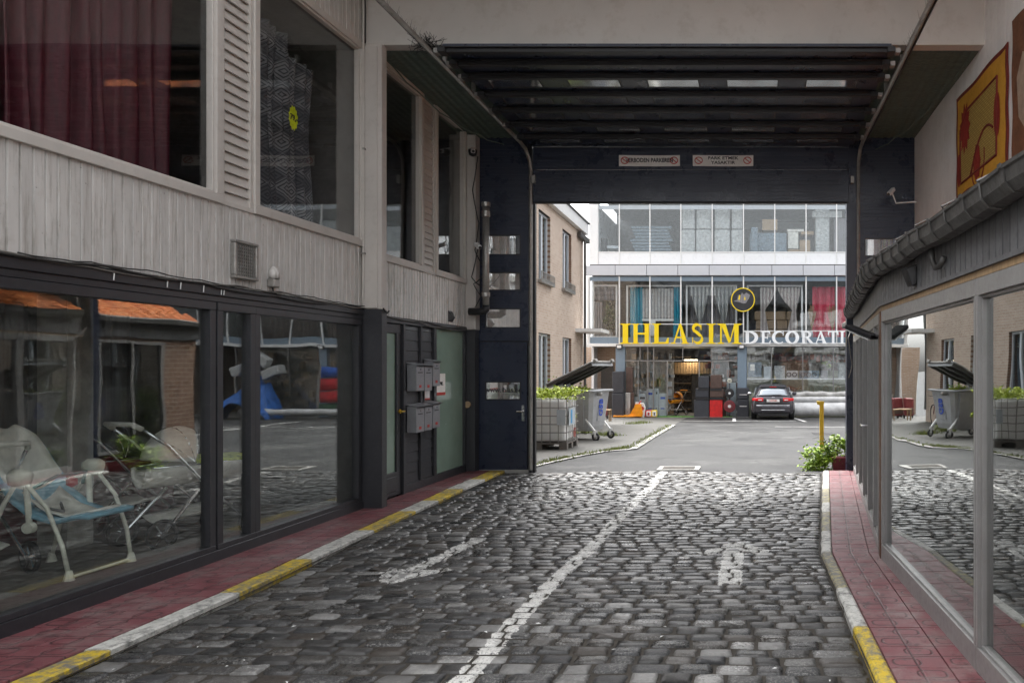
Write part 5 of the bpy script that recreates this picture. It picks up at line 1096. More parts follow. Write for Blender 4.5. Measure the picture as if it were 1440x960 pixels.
ftk('turquoise_curtain', 'turquoise curtain left of the pleated blind', 'curtain', 'turq', 882, 901, 401, 474, .7, 4); ftk('turquoise_curtain', 'turquoise curtain right of the pleated blind', 'curtain', 'turq', 944, 957, 401, 474, .7, 3)
ftk('pleated_blind', 'grey vertically pleated blind between the turquoise curtains', 'blind', 'pleat', 900, 945, 403, 447, .66, 22, .02); bh = tag(fb(900, 945, 447, 450, .63, .68).build('blind_weight', M['white']), 'white hem bar under the pleated blind', 'hem bar')
ftk('silver_swag', 'silver lace swag gathered under the letter S', 'curtain', 'swag', 970, 995, 402, 474, .62, 5, .05, (983, 452, .88)); ftk('silver_swag', 'silver lace swag gathered left of the round clock sign', 'curtain', 'swag', 1003, 1026, 402, 474, .62, 5, .05, (1018, 452, .88))
ftk('silver_valance', 'short silver lace valance above the two swags', 'curtain', 'swag', 968, 1034, 401, 414, .58, 14, .04); ftk('plain_drape', 'plain grey drape behind the silver swags', 'curtain', 'greyc', 968, 1036, 402, 474, 1.1, 10)
ftk('cream_drape', 'cream sheer curtain tied to the left below the round sign', 'curtain', 'cream', 1069, 1092, 402, 476, .62, 6, .05, (1070, 434, .75)); ftk('cream_drape', 'cream sheer curtain tied to the right beside the red curtain', 'curtain', 'cream', 1094, 1127, 402, 476, .62, 7, .05, (1119, 434, .85))
ftk('red_curtain', 'red embroidered curtain at the right end of the first floor', 'curtain', 'redcur', 1144, 1176, 401, 474, .65, 5, .04); ftk('red_curtain', 'second red embroidered curtain just beside the gate edge', 'curtain', 'redcur', 1178, 1215, 401, 474, .65, 5, .04)
ftk('brown_curtain', 'brown curtain in the upper right store windows', 'curtain', 'brownf', 1250, 1300, 401, 474, .65, 9, .05); ftk('brown_curtain', 'brown gathered curtain further right in the store', 'curtain', 'brownf', 1320, 1400, 401, 474, .65, 12, .05); ftk('brown_curtain', 'last brown curtain at the right end of the store', 'curtain', 'brownf', 1410, 1500, 401, 474, .65, 14, .05)
def fbox(name, label, cat, mat, a, c, y0, y1, d0, d1, grp=None, bevel=.02, tape=None):
    o = fb(a, c, y0, y1, d0, d1).build(name, M[mat], bevel=bevel, seg=2); tag(o, label, cat, grp)
    return o
# cardboard boxes behind the cream curtains
k = 0; lab = ['bottom row', 'middle row', 'top row']
for r in range(3):
    for c in range(4):
        a = 1061+c*15.5+(2 if r == 1 else 0); fbox('cardboard_box', 'brown cardboard box, %s of the stack behind the cream curtains, %s' % (lab[r], ['first from the left', 'second from the left', 'third from the left', 'last on the right'][c]), 'box', 'card', a, a+14.6, 461-r*13.2, 473.6-r*13.2, 1.3, 1.9, 'cardboard boxes behind the cream curtains')
fbox('mannequin_oval', 'white oval ornament under the pleated blind', 'ornament', 'white', 913, 920, 450, 472, .45, .55)
ped = thing('potted_houseplant', 'dark leafy houseplant in the leftmost upper store window', 'plant', (FX(855), F+.5, FZ(474))); leaves(500, (FX(854), F+.5, FZ(444)), (.28, .2, .75), .09).build('foliage', M['leafd'], ped); part('pot', MB().lathe([(.10, 0), (.15, .25)], (FX(855), F+.5, FZ(474)), 12), 'concrete', ped)
for xx, l in ((1142, 'left of the red curtain'), (1172, 'between the two red curtains')):
    pg = thing('dried_grass_vase', 'tall vase of dried pampas grass standing '+l, 'vase', (FX(xx), F+.35, FZ(474))); g_ = MB()
    for i in range(40): g_.tube([(FX(xx), F+.35, FZ(465)), (FX(xx)+rs.gauss(0, .09), F+.35+rs.gauss(0, .05), FZ(rs.uniform(428, 440)))], [.006, .014], 4, cap=False)
    part('grass', g_, 'woodlight', pg); part('vase', MB().lathe([(.05, 0), (.08, .15), (.04, .3)], (FX(xx), F+.35, FZ(474)), 10), 'aqua', pg, smooth=True)
# second floor stock
def wrapb(a, c, y0, y1, d, lab_, mat='wrap', name='wrapped_mattress', cat='mattress', grp='plastic wrapped stock upstairs', dd=.8): fbox(name, lab_, cat, mat, a, c, y0, y1, d, d+dd, grp, .05)
for i, (a, c) in enumerate(((957, 976), (977.5, 999), (1004, 1026), (1028, 1044))):
    wrapb(a, c, 320, 353, .5, 'plastic wrapped mattress pack in the lower row upstairs, %s' % ['leftmost', 'second', 'third', 'rightmost'][i]); wrapb(a+.5, c-.3, 286, 319, .52, 'plastic wrapped mattress pack in the upper row upstairs, %s' % ['leftmost', 'second', 'third', 'rightmost'][i])
wrapb(1054, 1107, 324, 353, .6, 'blue wrapped sofa standing upstairs behind the glass', 'bluewrap', 'wrapped_sofa', 'sofa'); wrapb(1056, 1066, 317, 353, .4, 'blue wrapped footstool at the left end of the blue sofa', 'bluewrap', 'wrapped_footstool', 'footstool')
for (a, c, y0, y1, l, mt) in ((1072, 1094, 304, 320, 'brown box on top of the blue wrapped sofa', 'card'), (1109, 1124, 322, 346, 'cream carton left in the pile upstairs', 'creamcloth'), (1108, 1132, 318, 322, 'flat cream board on the carton pile', 'creamcloth'), (1126, 1141, 334, 353, 'brown open carton in the pile upstairs', 'card'), (1109, 1141, 347, 354, 'long brown carton under the pile upstairs', 'card'), (1128, 1146, 321, 326, 'brown cushion on the carton pile', 'card')):
    fbox('carton', l, 'carton', mt, a, c, y0, y1, .62+(a % 5)*.03, 1.3)
wrapb(1148, 1168, 288, 353, .5, 'tall clear wrapped column of stock near the right', 'wrap', 'wrapped_column', 'stock'); wrapb(1143, 1186, 294, 303, .44, 'white wrapped bundle laid across the tall column', 'wrap', 'wrapped_bundle', 'bundle', dd=.05); wrapb(1175, 1195, 303, 353, .6, 'grey stacked cushions at the right edge upstairs', 'greyc', 'cushion_stack', 'cushions')
for i in range(9): a = 873+i*1.5; fbox('flat_pack', '%s thin wrapped sheet from the bottom of the layered pile upstairs' % ['first', 'second', 'third', 'fourth', 'fifth', 'sixth', 'seventh', 'eighth', 'ninth'][i], 'pack', 'bluewrap', 880+(i*7) % 9, 936+(i*5) % 7, 349-i*4.6, 352.6-i*4.6, 1.0, 1.8, 'layered wrapped sheets upstairs')
fbox('office_chair', 'dark chair back in the leftmost upstairs pane', 'chair', 'black', 841.5, 849, 332, 353, .5, .9); fbox('work_table', 'pale table top beside the dark chair upstairs', 'table', 'aqua', 850, 866, 343, 347, .5, 1.0)
for i in range(10): a = 1200+i*42; wrapb(a, a+38, 300+(i*7) % 22, 353, .6, '%s wrapped pack upstairs counting right from the gate edge' % ['first', 'second', 'third', 'fourth', 'fifth', 'sixth', 'seventh', 'eighth', 'ninth', 'tenth'][i], 'wrap', grp='plastic wrapped stock upstairs right')

# ---------------------------------------------------------------- lettering on the store
def sletter(ch, x0, x1, z0, z1, y, th, mat, parent):
    W_, H_ = x1-x0, z1-z0; m = MB(); k = [0]
    def P(pts):
        k[0] += 1; o = k[0]*.0015; m.prism([(x0+p[0]*W_, y-o, z0+p[1]*H_) for p in pts][::-1], (0, th+o*.5, 0))
    def R(a, b_, c, d): P([(a, c), (b_, c), (b_, d), (a, d)])
    def ser(cx, hw, z, h=.045, up=1): P([(cx-hw, z), (cx+hw, z), (cx+hw, z+up*h*.7), (cx+hw*.45, z+up*h*1.7), (cx-hw*.45, z+up*h*1.7), (cx-hw, z+up*h*.7)] if up > 0 else [(cx-hw, z-h*.7), (cx-hw*.45, z-h*1.7), (cx+hw*.45, z-h*1.7), (cx+hw, z-h*.7), (cx+hw, z), (cx-hw, z)])
    def stem(cx, w_, hw): R(cx-w_/2, cx+w_/2, .0, 1.0); ser(cx, hw, 0); ser(cx, hw, 1, up=-1)
    def arc(cx, cz, rx, rz2, a0, a1, wf, n=18):
        L = []; Rr = []
        for i in range(n+1):
            a = lerp(a0, a1, i/n); w_ = wf(i/n)/2; nx_, nz_ = math.cos(a), math.sin(a); L.append((cx+(rx+w_)*nx_, cz+(rz2+w_*W_/H_)*nz_)); Rr.append((cx+(rx-w_)*nx_, cz+(rz2-w_*W_/H_)*nz_))
        for i in range(n): P([L[i], L[i+1], Rr[i+1], Rr[i]])
    t_ = {'I': .45, 'H': .23, 'L': .26, 'M': .16}.get(ch, .24)
    if ch == 'I': stem(.5, .46, .5)
    elif ch == 'H': stem(.2, .22, .2); stem(.8, .22, .2); R(.2, .8, .46, .55)
    elif ch == 'L': stem(.27, .26, .27); P([(.3, 0), (1, 0), (1.0, .30), (.93, .30), (.80, .09), (.3, .09)])
    elif ch == 'A': P([(.13, 0), (.20, 0), (.52, .86), (.46, .98)]); P([(.44, 1), (.56, 1), (.92, 0), (.66, 0)]); R(.26, .74, .28, .36); ser(.15, .15, 0); ser(.79, .21, 0)
    elif ch == 'M': R(.12, .19, 0, 1); P([(.14, 1), (.34, 1), (.56, .14), (.48, 0)]); P([(.48, 0), (.56, .14), (.76, 1), (.70, 1)]); R(.70, .88, 0, 1); ser(.15, .15, 0); ser(.8, .2, 0); ser(.13, .13, 1, up=-1); ser(.87, .13, 1, up=-1)
    elif ch == 'N': R(.14, .22, 0, 1); P([(.10, 1), (.32, 1), (.86, 0), (.78, 0)]); R(.78, .86, 0, 1); ser(.18, .18, 0); ser(.82, .18, 1, up=-1)
    elif ch == 'T': stem(.5, .24, .26); P([(0, 1), (1, 1), (1, .70), (.94, .70), (.86, .91), (.14, .91), (.06, .70), (0, .70)])
    elif ch == 'E': stem(.28, .24, .28); P([(.3, 0), (.95, 0), (1, .28), (.93, .28), (.8, .09), (.3, .09)]); P([(.3, 1), (.92, 1), (.94, .74), (.88, .74), (.78, .91), (.3, .91)]); R(.3, .68, .46, .54); R(.64, .70, .38, .63)
    elif ch == 'D': stem(.24, .22, .24); arc(.32, .5, .52, .455, -PI/2, PI/2, lambda u: .07+.17*math.sin(u*PI)); R(.2, .34, .0, .085); R(.2, .34, .915, 1)
    elif ch == 'O': arc(.5, .5, .385, .455, 0, 2*PI, lambda u: .08+.17*abs(math.cos(u*2*PI)), 28)
    elif ch == 'C': arc(.56, .5, .44, .455, PI*.26, PI*1.74, lambda u: .07+.19*math.sin(u*PI)**2, 24); R(.86, .92, .66, .98)
    elif ch == 'R': stem(.24, .21, .24); arc(.42, .74, .28, .225, -PI/2, PI/2, lambda u: .06+.14*math.sin(u*PI)); R(.2, .44, .92, 1); R(.2, .44, .47, .55); P([(.40, .5), (.60, .5), (1.0, 0), (.74, 0)]); ser(.88, .14, 0)
    elif ch == 'S':
        arc(.47, .735, .28, .22, PI*.12, PI*1.28, lambda u: .07+.17*math.sin(u*PI)**1.5, 16); arc(.52, .26, .32, .22, -PI*.86, PI*.28, lambda u: .07+.17*math.sin(u*PI)**1.5, 16)
        P([(.19, .70), (.34, .60), (.86, .33), (.80, .44), (.42, .64), (.25, .78)]); P([(.24, .60), (.44, .68), (.84, .42), (.66, .34)]); R(.73, .79, .68, .96); R(.12, .18, .04, .32)
    return m.build('letter', mat, parent)
sg = thing('shop_sign', 'large yellow serif letters IHLASIM on the store front', 'sign', (FX(958), F-.3, FZ(484)))
xs7 = [('I', 873, 889), ('H', 890, 916), ('L', 918, 941.5), ('A', 944, 970), ('S', 972, 991), ('I', 994, 1007), ('M', 1009, 1043)]
for ch, a, c in xs7: sletter(ch, FX(a), FX(c), FZ(483.6), FZ(455.5), F-.30, .06, M['signyellow'], sg)
part('rail', fb(871.5, 1045, 455.6, 456.6, -.22, -.18), 'white', sg); part('rail', fb(871.5, 1045, 481.8, 482.8, -.22, -.18), 'white', sg)
sg = thing('shop_sign', 'smaller white serif letters DECORATION on the store front', 'sign', (FX(1110), F-.3, FZ(484)))
xs8 = [('D', 1046, 1067), ('E', 1069, 1084), ('C', 1085.5, 1103), ('O', 1104, 1123), ('R', 1125, 1144), ('A', 1143.5, 1163), ('T', 1163.5, 1178), ('I', 1179.5, 1187), ('O', 1189, 1208), ('N', 1210, 1229)]
for ch, a, c in xs8: sletter(ch, FX(a), FX(c), FZ(483.6), FZ(466), F-.30, .06, M['signlet'], sg)
part('rail', fb(1045.5, 1230, 465.2, 466.0, -.22, -.18), 'white', sg); part('rail', fb(1045.5, 1230, 482, 482.8, -.22, -.18), 'white', sg)
rs_ = thing('round_sign', 'round black sign with yellow ring and pale emblem on the store front', 'sign', (FX(1045), F-.32, FZ(422.5)))
cx, cz = FX(1045), FZ(422.5); part('disc', MB().lathe([(.50, 0), (.50, .05)], (cx, F-.36, cz), 40, 'y'), 'black', rs_)
part('ring', MB().tube([(cx+.505*math.cos(a), F-.36, cz+.505*math.sin(a)) for a in [2*PI*i/44 for i in range(44)]], .022, 8, closed=True), 'signyellow', rs_, smooth=True)
part('emblem', MB().prism([(cx+p[0]*.42, F-.366, cz+p[1]*.42) for p in [(-1, -.15), (-.6, .0), (-.5, .55), (-.35, .2), (-.1, .75), (.1, .55), (.35, .75), (.75, .5), (.6, .1), (.45, -.1), (.3, -.35), (0, -.38), (-.35, -.25), (-.6, -.2)]], (0, .004, 0)), 'greyc', rs_)
part('emblem_line', MB().prism([(cx+p[0]*.42, F-.371, cz+p[1]*.42) for p in [(-.5, .0), (-.4, .5), (-.28, .5), (-.32, .0)]], (0, .003, 0)).prism([(cx+p[0]*.42, F-.371, cz+p[1]*.42) for p in [(.1, .0), (.2, .4), (.28, .0)]], (0, .003, 0)), 'signyellow', rs_)

# ---------------------------------------------------------------- goods in front of the store
G0 = -.645
tf = MB(); n = 0
tf.box(FX(898), FX(1030), F-.55, F-.05, G0-.01, G0+.012)
for _ in range(5200):
    x, y = rs.uniform(FX(898), FX(1030)), rs.uniform(F-.56, F-.04); a = rs.uniform(0, 6.3); tf.add([(x-.009, y, G0+.012), (x+.009, y, G0+.012), (x+.02*math.cos(a), y+.02*math.sin(a), G0+.012+rs.uniform(.03, .06))], [(0,1,2)])
tag(tf.build('turf_mat', M['turf']), 'bright green artificial grass mat outside the store door', 'mat')
yline('store_kerb', [(FX(880), F-.75), (FX(1212), F-.75)], .22, 'concrete', 'concrete strip in front of the store', .02)
def gbox(name, label, cat, mat, px0, px1, py0, py1, d, dp, grp=None, base=False, bevel=.03):
    Y_ = F+d; x0, x1 = X(px0, Y_), X(px1, Y_); z0 = G0 if base else Z(py1, Y_); z1 = Z(py0, Y_)
    o = MB().box(x0, x1, Y_, Y_+dp, z0, z1).build(name, M[mat], bevel=bevel, seg=2); return tag(o, label, cat, grp)
gbox('planter_cube', 'tall charcoal woven cube standing at the foot of the left pillar', 'planter', 'darkgrey', 860.5, 876.5, 553, 583, -.9, .5, base=True); gbox('planter_cube', 'charcoal woven cube stacked on another by the left pillar', 'planter', 'darkgrey', 861, 876.5, 522, 552.8, -.88, .48)
gbox('rug_roll', 'upright brown rug roll leaning in the left shop window', 'rug roll', 'brownf', 880, 889.5, 516, 551.8, -.3, .22); gbox('wrapped_tube', 'shiny printed tube standing beside the charcoal cube', 'tube', 'rollg', 879, 886, 552, 582, -.5, .2, base=True)
gbox('rug_bundle', 'dark brown rug bundle beside the shiny tube', 'rug', 'brownf', 886.5, 891, 552, 581, -.4, .2, base=True)
for i, (a, c, y0, l) in enumerate(((897.5, 908.5, 553, 'leftmost of the cartons in the door window'), (909, 919, 547, 'tallest carton in the door window'), (920, 926, 546, 'narrow carton in the door window'), (926.5, 937, 553, 'rightmost of the cartons in the door window'))):
    o = gbox('appliance_carton', 'pale printed product carton, '+l, 'carton', 'aqua', a, c, y0, 582, .10, .25, 'product cartons', True, .005); part('print', fb(a+2, c-2, y0+5, y0+8, .094, .099).box(FX(a+2), FX(c-3), F+.094, F+.099, -.3, -.25), 'blue' if i % 2 else 'ink', o)
# pallet truck
t = thing('pallet_truck', 'orange pallet truck with low forks left of the green mat', 'pallet truck', (X(890, 33), 33.0, G0)); q0 = X(897, 33)
part('body', MB().prism([(q0-.42, 33.0, G0+.12), (q0-.33, 33.0, G0+.20), (q0-.18, 33, G0+.45), (q0-.10, 33, G0+.62), (q0+.12, 33, G0+.62), (q0+.2, 33, G0+.2), (q0+.16, 33, G0+.06)][::-1], (0, .3, 0)), 'orange', t, bevel=.01)
for yy in (32.9, 33.35): part('fork', B(q0-1.05, q0-.1, yy, yy+.14, G0+.07, G0+.13), 'orange', t, bevel=.01)
for xx in (q0-.85, q0+.05): part('wheel', MB().lathe([(.07, -.06), (.07, .06)], (xx, 33.15, G0+.07), 12, 'y'), 'rubber', t)
part('handle', MB().tube([(q0, 33.15, G0+.6), (q0+.12, 33.15, G0+.75)], .02), 'red', t)
t = thing('toy_slide', 'white and red toy playhouse part with round window by the mat', 'toy', (X(902, 33.2), 33.2, G0)); xx = X(902, 33.2)
part('panel', MB().prism([(xx-.14, 33.2, G0+.02), (xx+.10, 33.2, G0+.02), (xx+.17, 33.2, G0+.45), (xx+.08, 33.2, G0+.66), (xx-.08, 33.2, G0+.66), (xx-.14, 33.2, G0+.4)][::-1], (0, .2, 0)), 'white', t, bevel=.02); part('knob', MB().lathe([(.09, 0), (.09, .01)], (xx+.03, 33.19, G0+.42), 14, 'y'), 'crimson', t)
t = thing('toy_slide', 'small red and white toy block beside the white toy', 'toy', (X(894, 33.4), 33.4, G0)); xx = X(894.5, 33.3); part('panel', MB().prism([(xx-.14, 33.45, G0+.3), (xx+.12, 33.45, G0+.3), (xx+.08, 33.45, G0+.68), (xx-.05, 33.45, G0+.68)][::-1], (0, .12, 0)), 'white', t, bevel=.01); part('cap', B(xx-.08, xx+.1, 33.44, 33.58, G0+.52, G0+.6), 'red', t)
for (a, c, m1, l) in ((907, 916, 'red', 'red toy chair with white face panel'), (915.5, 923.5, 'signyellow', 'yellow and white toy chair at the right')):
    t = thing('toy_chair', l+' on the green mat', 'toy', (X(a, 33.3), 33.3, G0)); x0, x1 = X(a, 33.3), X(c, 33.3); part('shell', B(x0, x1, 33.32, 33.6, G0+.05, G0+.33), m1, t, bevel=.03, seg=2); part('face', B(x0+.06, x1-.02, 33.29, 33.318, G0+.08, G0+.30), 'white', t, bevel=.01); part('star', B(x0+.12, x1-.08, 33.28, 33.289, G0+.12, G0+.24), 'crimson' if m1 == 'red' else 'black', t)
# stroller in the doorway
stroller((FX(948), F+.9, -.62), 2.6, 'orange and black pushchair standing in the open shop door', 'orange', 'orange', 'black', 1.15, 'pushchair')
# suitcases / woven storage cubes
for (a, c, y0, y1, mt, l) in ((976, 997, 562, 580, 'darkgrey', 'wide charcoal storage cube at the bottom left of the pile'), (978, 996.5, 546, 558.5, 'darkgrey', 'charcoal storage cube in the middle row, left'), (982, 997, 529, 545.5, 'darkgrey', 'charcoal storage cube on top, left'),
    (998, 1016, 562, 580, 'red', 'red storage cube at the bottom right of the pile'), (998.5, 1017.5, 546.5, 558.5, 'brownf', 'brown storage cube in the middle row, right'), (999, 1015, 527, 546, 'brownf', 'brown storage cube on top, right')):
    t = gbox('storage_cube', l, 'storage cube', mt, a, c, y0, y1, -.62, .5, 'pile of woven storage cubes', y1 == 580, .025)
    if y1 < 580: part('lid_seam', MB().box(X(a-.3, F-.62), X(c+.3, F-.62), F-.64, F-.1, Z(y1+3.2, F-.62), Z(y1, F-.62)), 'black', t)
# exercise wheel / hose reels stand
t = thing('reel_stand', 'stand holding a maroon disc, a black disc and a small cream disc', 'stand', (X(1026, 33.4), 33.4, G0)); xx = X(1026, 33.4)
for (py, r_, mt) in ((571, .26, 'maroon'), (552.5, .20, 'black'), (535, .10, 'creamplastic')):
    zz = Z(py, 33.4); part('disc', MB().lathe([(r_, 0), (r_, .06)], (xx, 33.36-r_*.1, zz), 24, 'y'), mt, t, bevel=.015); part('hub', MB().lathe([(r_*.28, 0), (r_*.28, .02)], (xx, 33.34-r_*.1, zz), 14, 'y'), 'plate' if mt != 'creamplastic' else 'black', t); part('groove', MB().tube([(xx+r_*.62*math.cos(a), 33.36-r_*.1, zz+r_*.62*math.sin(a)) for a in [2*PI*i/20 for i in range(20)]], .008, 4, closed=True), 'black', t)
part('pole', MB().tube([(xx, 33.5, G0), (xx, 33.5, Z(530, 33.4))], .02), 'black', t)
gbox('rug_roll', 'grey brown rug leaning between red cube and reel stand', 'rug', 'brownf', 1014, 1021, 553, 580, -.35, .12, base=True)
gbox('white_rack', 'white shelving rack behind the reel stand', 'rack', 'aqua', 1022, 1035, 538, 580, .15, .3, base=True, bevel=.005)
for (y0, y1, l) in ((545.5, 561, 'upper charcoal crate by the middle pillar'), (561.5, 585, 'lower charcoal crate by the middle pillar')):
    t = gbox('charcoal_crate', l, 'crate', 'darkgrey', 1036.5, 1053, y0, y1, -.62, .5, 'charcoal crates', y1 == 585, .02); part('print', MB().box(X(1040, F-.62), X(1050, F-.62), F-.628, F-.621, Z(y0+9, F), Z(y0+8, F)), 'plate', t)
# window display shelves on the right
part('display_shelf', fb(1050, 1212, 532, 533.6, .25, .9), 'white', stn)
gw = lambda n_, l, c_, mt, a, c, y0, y1, d=.4, dp=.3, g_=None, b_=.02: gbox(n_, l, c_, mt, a, c, y0, y1, d, dp, g_, False, b_)
gw('tray_picture', 'dark framed oval tray with yellow note on the shelf', 'tray', 'glassd' if 'glassd' in M else 'bluewrap', 1052, 1071, 509, 530); gw('yellow_note', 'pale yellow paper note on the dark tray', 'note', 'creamcloth', 1055, 1061, 512, 521, .38, .01, None, .001)
for (a, c, y0, mt, l) in ((1074, 1085, 515, 'aqua', 'blue and white wrapped gift basket on the shelf'), (1089, 1104, 514, 'wrap', 'octagonal wrapped silver tray on the shelf'), (1106, 1122, 521, 'rollw', 'white pair of round mirrors on the shelf'), (1124, 1152, 521, 'bluewrap', 'silver tray of three rings on the shelf'), (1154, 1164, 521, 'greyc', 'grey ornament on the shelf'), (1179, 1190, 510, 'wrap', 'octagonal wrapped tray at the right end of the shelf')): gw('shelf_ornament', l, 'ornament', mt, a, c, y0, 531.8)
for i, xx in enumerate((1110, 1118, 1130, 1138, 1146)):
    zz = Z(526.5, F+.37); t = tag(MB().tube([(FX(xx)+.09*math.cos(a), F+.37, zz+.09*math.sin(a)) for a in [2*PI*k/16 for k in range(16)]], .022, 5, closed=True).build('ring_ornament', M['darkgrey']), 'dark ring ornament on the shelf, '+['first', 'second', 'third', 'fourth', 'fifth'][i]+' from the left', 'ring', 'ring ornaments')
t = thing('dry_flowers', 'dry flower arrangements in the low display window', 'flowers', (FX(1105), F+.6, FZ(552))); 
leaves(700, (FX(1104), F+.6, FZ(547)), (.6, .15, .16), .06).build('bloom', M['terra'], t); leaves(260, (FX(1092), F+.6, FZ(541)), (.3, .1, .12), .06).build('foliage', M['leafd'], t)
for i, xx in enumerate((1126, 1134, 1142, 1150, 1163, 1172, 1180)): tag(MB().tube([(FX(xx)-.1, F+.5, FZ(552)), (FX(xx)-.09, F+.5, FZ(545)), (FX(xx), F+.5, FZ(542.5)), (FX(xx)+.09, F+.5, FZ(545)), (FX(xx)+.1, F+.5, FZ(552))], .015, 6).build('arch_ornament', M['palegreen' if i % 2 else 'woodlight']), 'small arched ornament in the low window, '+['first', 'second', 'third', 'fourth', 'fifth', 'sixth', 'seventh'][i]+' from the left', 'ornament', 'arched ornaments')
tb = MB(); 
for i in range(60): x = rs.uniform(FX(1088), FX(1210)); tb.box(x, x+rs.uniform(.05, .2), F+.75, F+.9, FZ(rs.uniform(505, 509)), FZ(rs.uniform(497, 502)))
part('hanging_stock', tb, 'terra', stn, kind='stuff'); part('stock_shelf', fb(1086, 1212, 510, 511, .7, 1.2), 'dark', stn); leaves(160, (FX(1163), F+.5, FZ(512)), (.2, .1, .12), .08).build('display_leaves', M['leaf'], stn, kind='stuff')
# long white rolls lying in front
def roll(px0, px1, py0, py1, Y_, mat, label, grp, lump=0, name='carpet_roll', pushx=None):
    r_ = (Z(py0, Y_)-Z(py1, Y_))/2; zc = (Z(py0, Y_)+Z(py1, Y_))/2; x0, x1 = X(px0, Y_), X(px1, Y_); n = 40
    pts = [(lerp(x0, x1, i/n), Y_+r_, zc+lump*math.sin(i*.9)*math.sin(i*.31)) for i in range(n+1)]; rr = [r_*(1+(.10*lump/.03*math.sin(i*1.7) if lump else 0)) for i in range(n+1)]
    return tag(MB().tube(pts, rr, 18).build(name, M[mat], smooth=True), label, 'roll', grp)
roll(1096, 1290, 565, 585.4, 33.0, 'rollw', 'thickest white wrapped roll, lowest on the ground right of the car', 'long rolls right of the car', 0)
roll(1098, 1292, 557.6, 565, 33.15, 'rollw', 'thinner white roll lying on the thick one', 'long rolls right of the car', 0); roll(1095, 1288, 550.4, 557.4, 33.25, 'rollg', 'clear plastic wrapped roll on top of the white rolls', 'long rolls right of the car', .03)
# blue tarpaulin heap, rolls, pipes: right part of the store front (seen in the left window)
t = thing('tarpaulin_heap', 'bright blue tarpaulin pulled over a heap right of the yard', 'tarpaulin', (12.8, 32.6, G0))
part('sheet', MB().sheet(lambda u, v: (lerp(11.5, 14.3, u), lerp(31.6, 33.2, v), G0+.02+(1.75*math.sin(min(1, u*1.15)*PI)**.8*(.35+.65*v))*(1+.12*math.sin(u*17+v*5))+.05*math.sin(u*31)*math.cos(v*19)), 40, 24), 'tarp', t, smooth=True, solid=.02)
for i, (x0, z0, r_, a_, l) in enumerate(((12.0, 1.35, 0, .3, 'lower'), (12.6, 1.95, 0, -.4, 'upper'), (13.2, 1.5, 0, .35, 'leaning'))):
    m_ = MB().box(-.5, .5, -.3, .3, -.22, .22, Matrix.Translation((x0, 33.0, z0)) @ Matrix.Rotation(a_, 4, 'Y')); o = tag(m_.build('wrapped_armchair', M['wrap'], bevel=.06, seg=2), l+' wrapped armchair tossed on the tarpaulin heap', 'armchair')
for (z0, r_, mt, l) in ((.05, .26, 'fgreen', 'dark green'), (.60, .24, 'fred', 'lower red'), (1.12, .25, 'fred', 'upper red'), (1.64, .24, 'fblue', 'blue')):
    tag(MB().tube([(7.4, 33.2, z0-.3), (10.1, 33.2, z0-.3)], r_, 20).build('carpet_roll', M[mt], smooth=True), l+' carpet roll on the rack right of the yard', 'roll', 'carpet rolls on the rack')
for xx in (7.5, 10.0): tag(MB().tube([(xx, 32.85, G0), (xx, 32.85, 1.7)], .04).build('rack_post', M['galv']), 'galvanised rack post at the %s end of the carpet rolls' % ('left' if xx < 8 else 'right'), 'post')
roll(1335, 1500, 574, 583, 32.0, 'rollw', 'long low white roll lying in front of the tarpaulin', 'long rolls in the open yard')
t = thing('yard_wall', 'brick boundary wall on the right side of the yard', 'wall', (17.4, 24, -.4)); part('wall', B(17.3, 17.6, 12.0, 41, -.8, 2.6), 'brick', t); part('coping', B(17.25, 17.65, 12.0, 41, 2.6, 2.68), 'concrete', t)

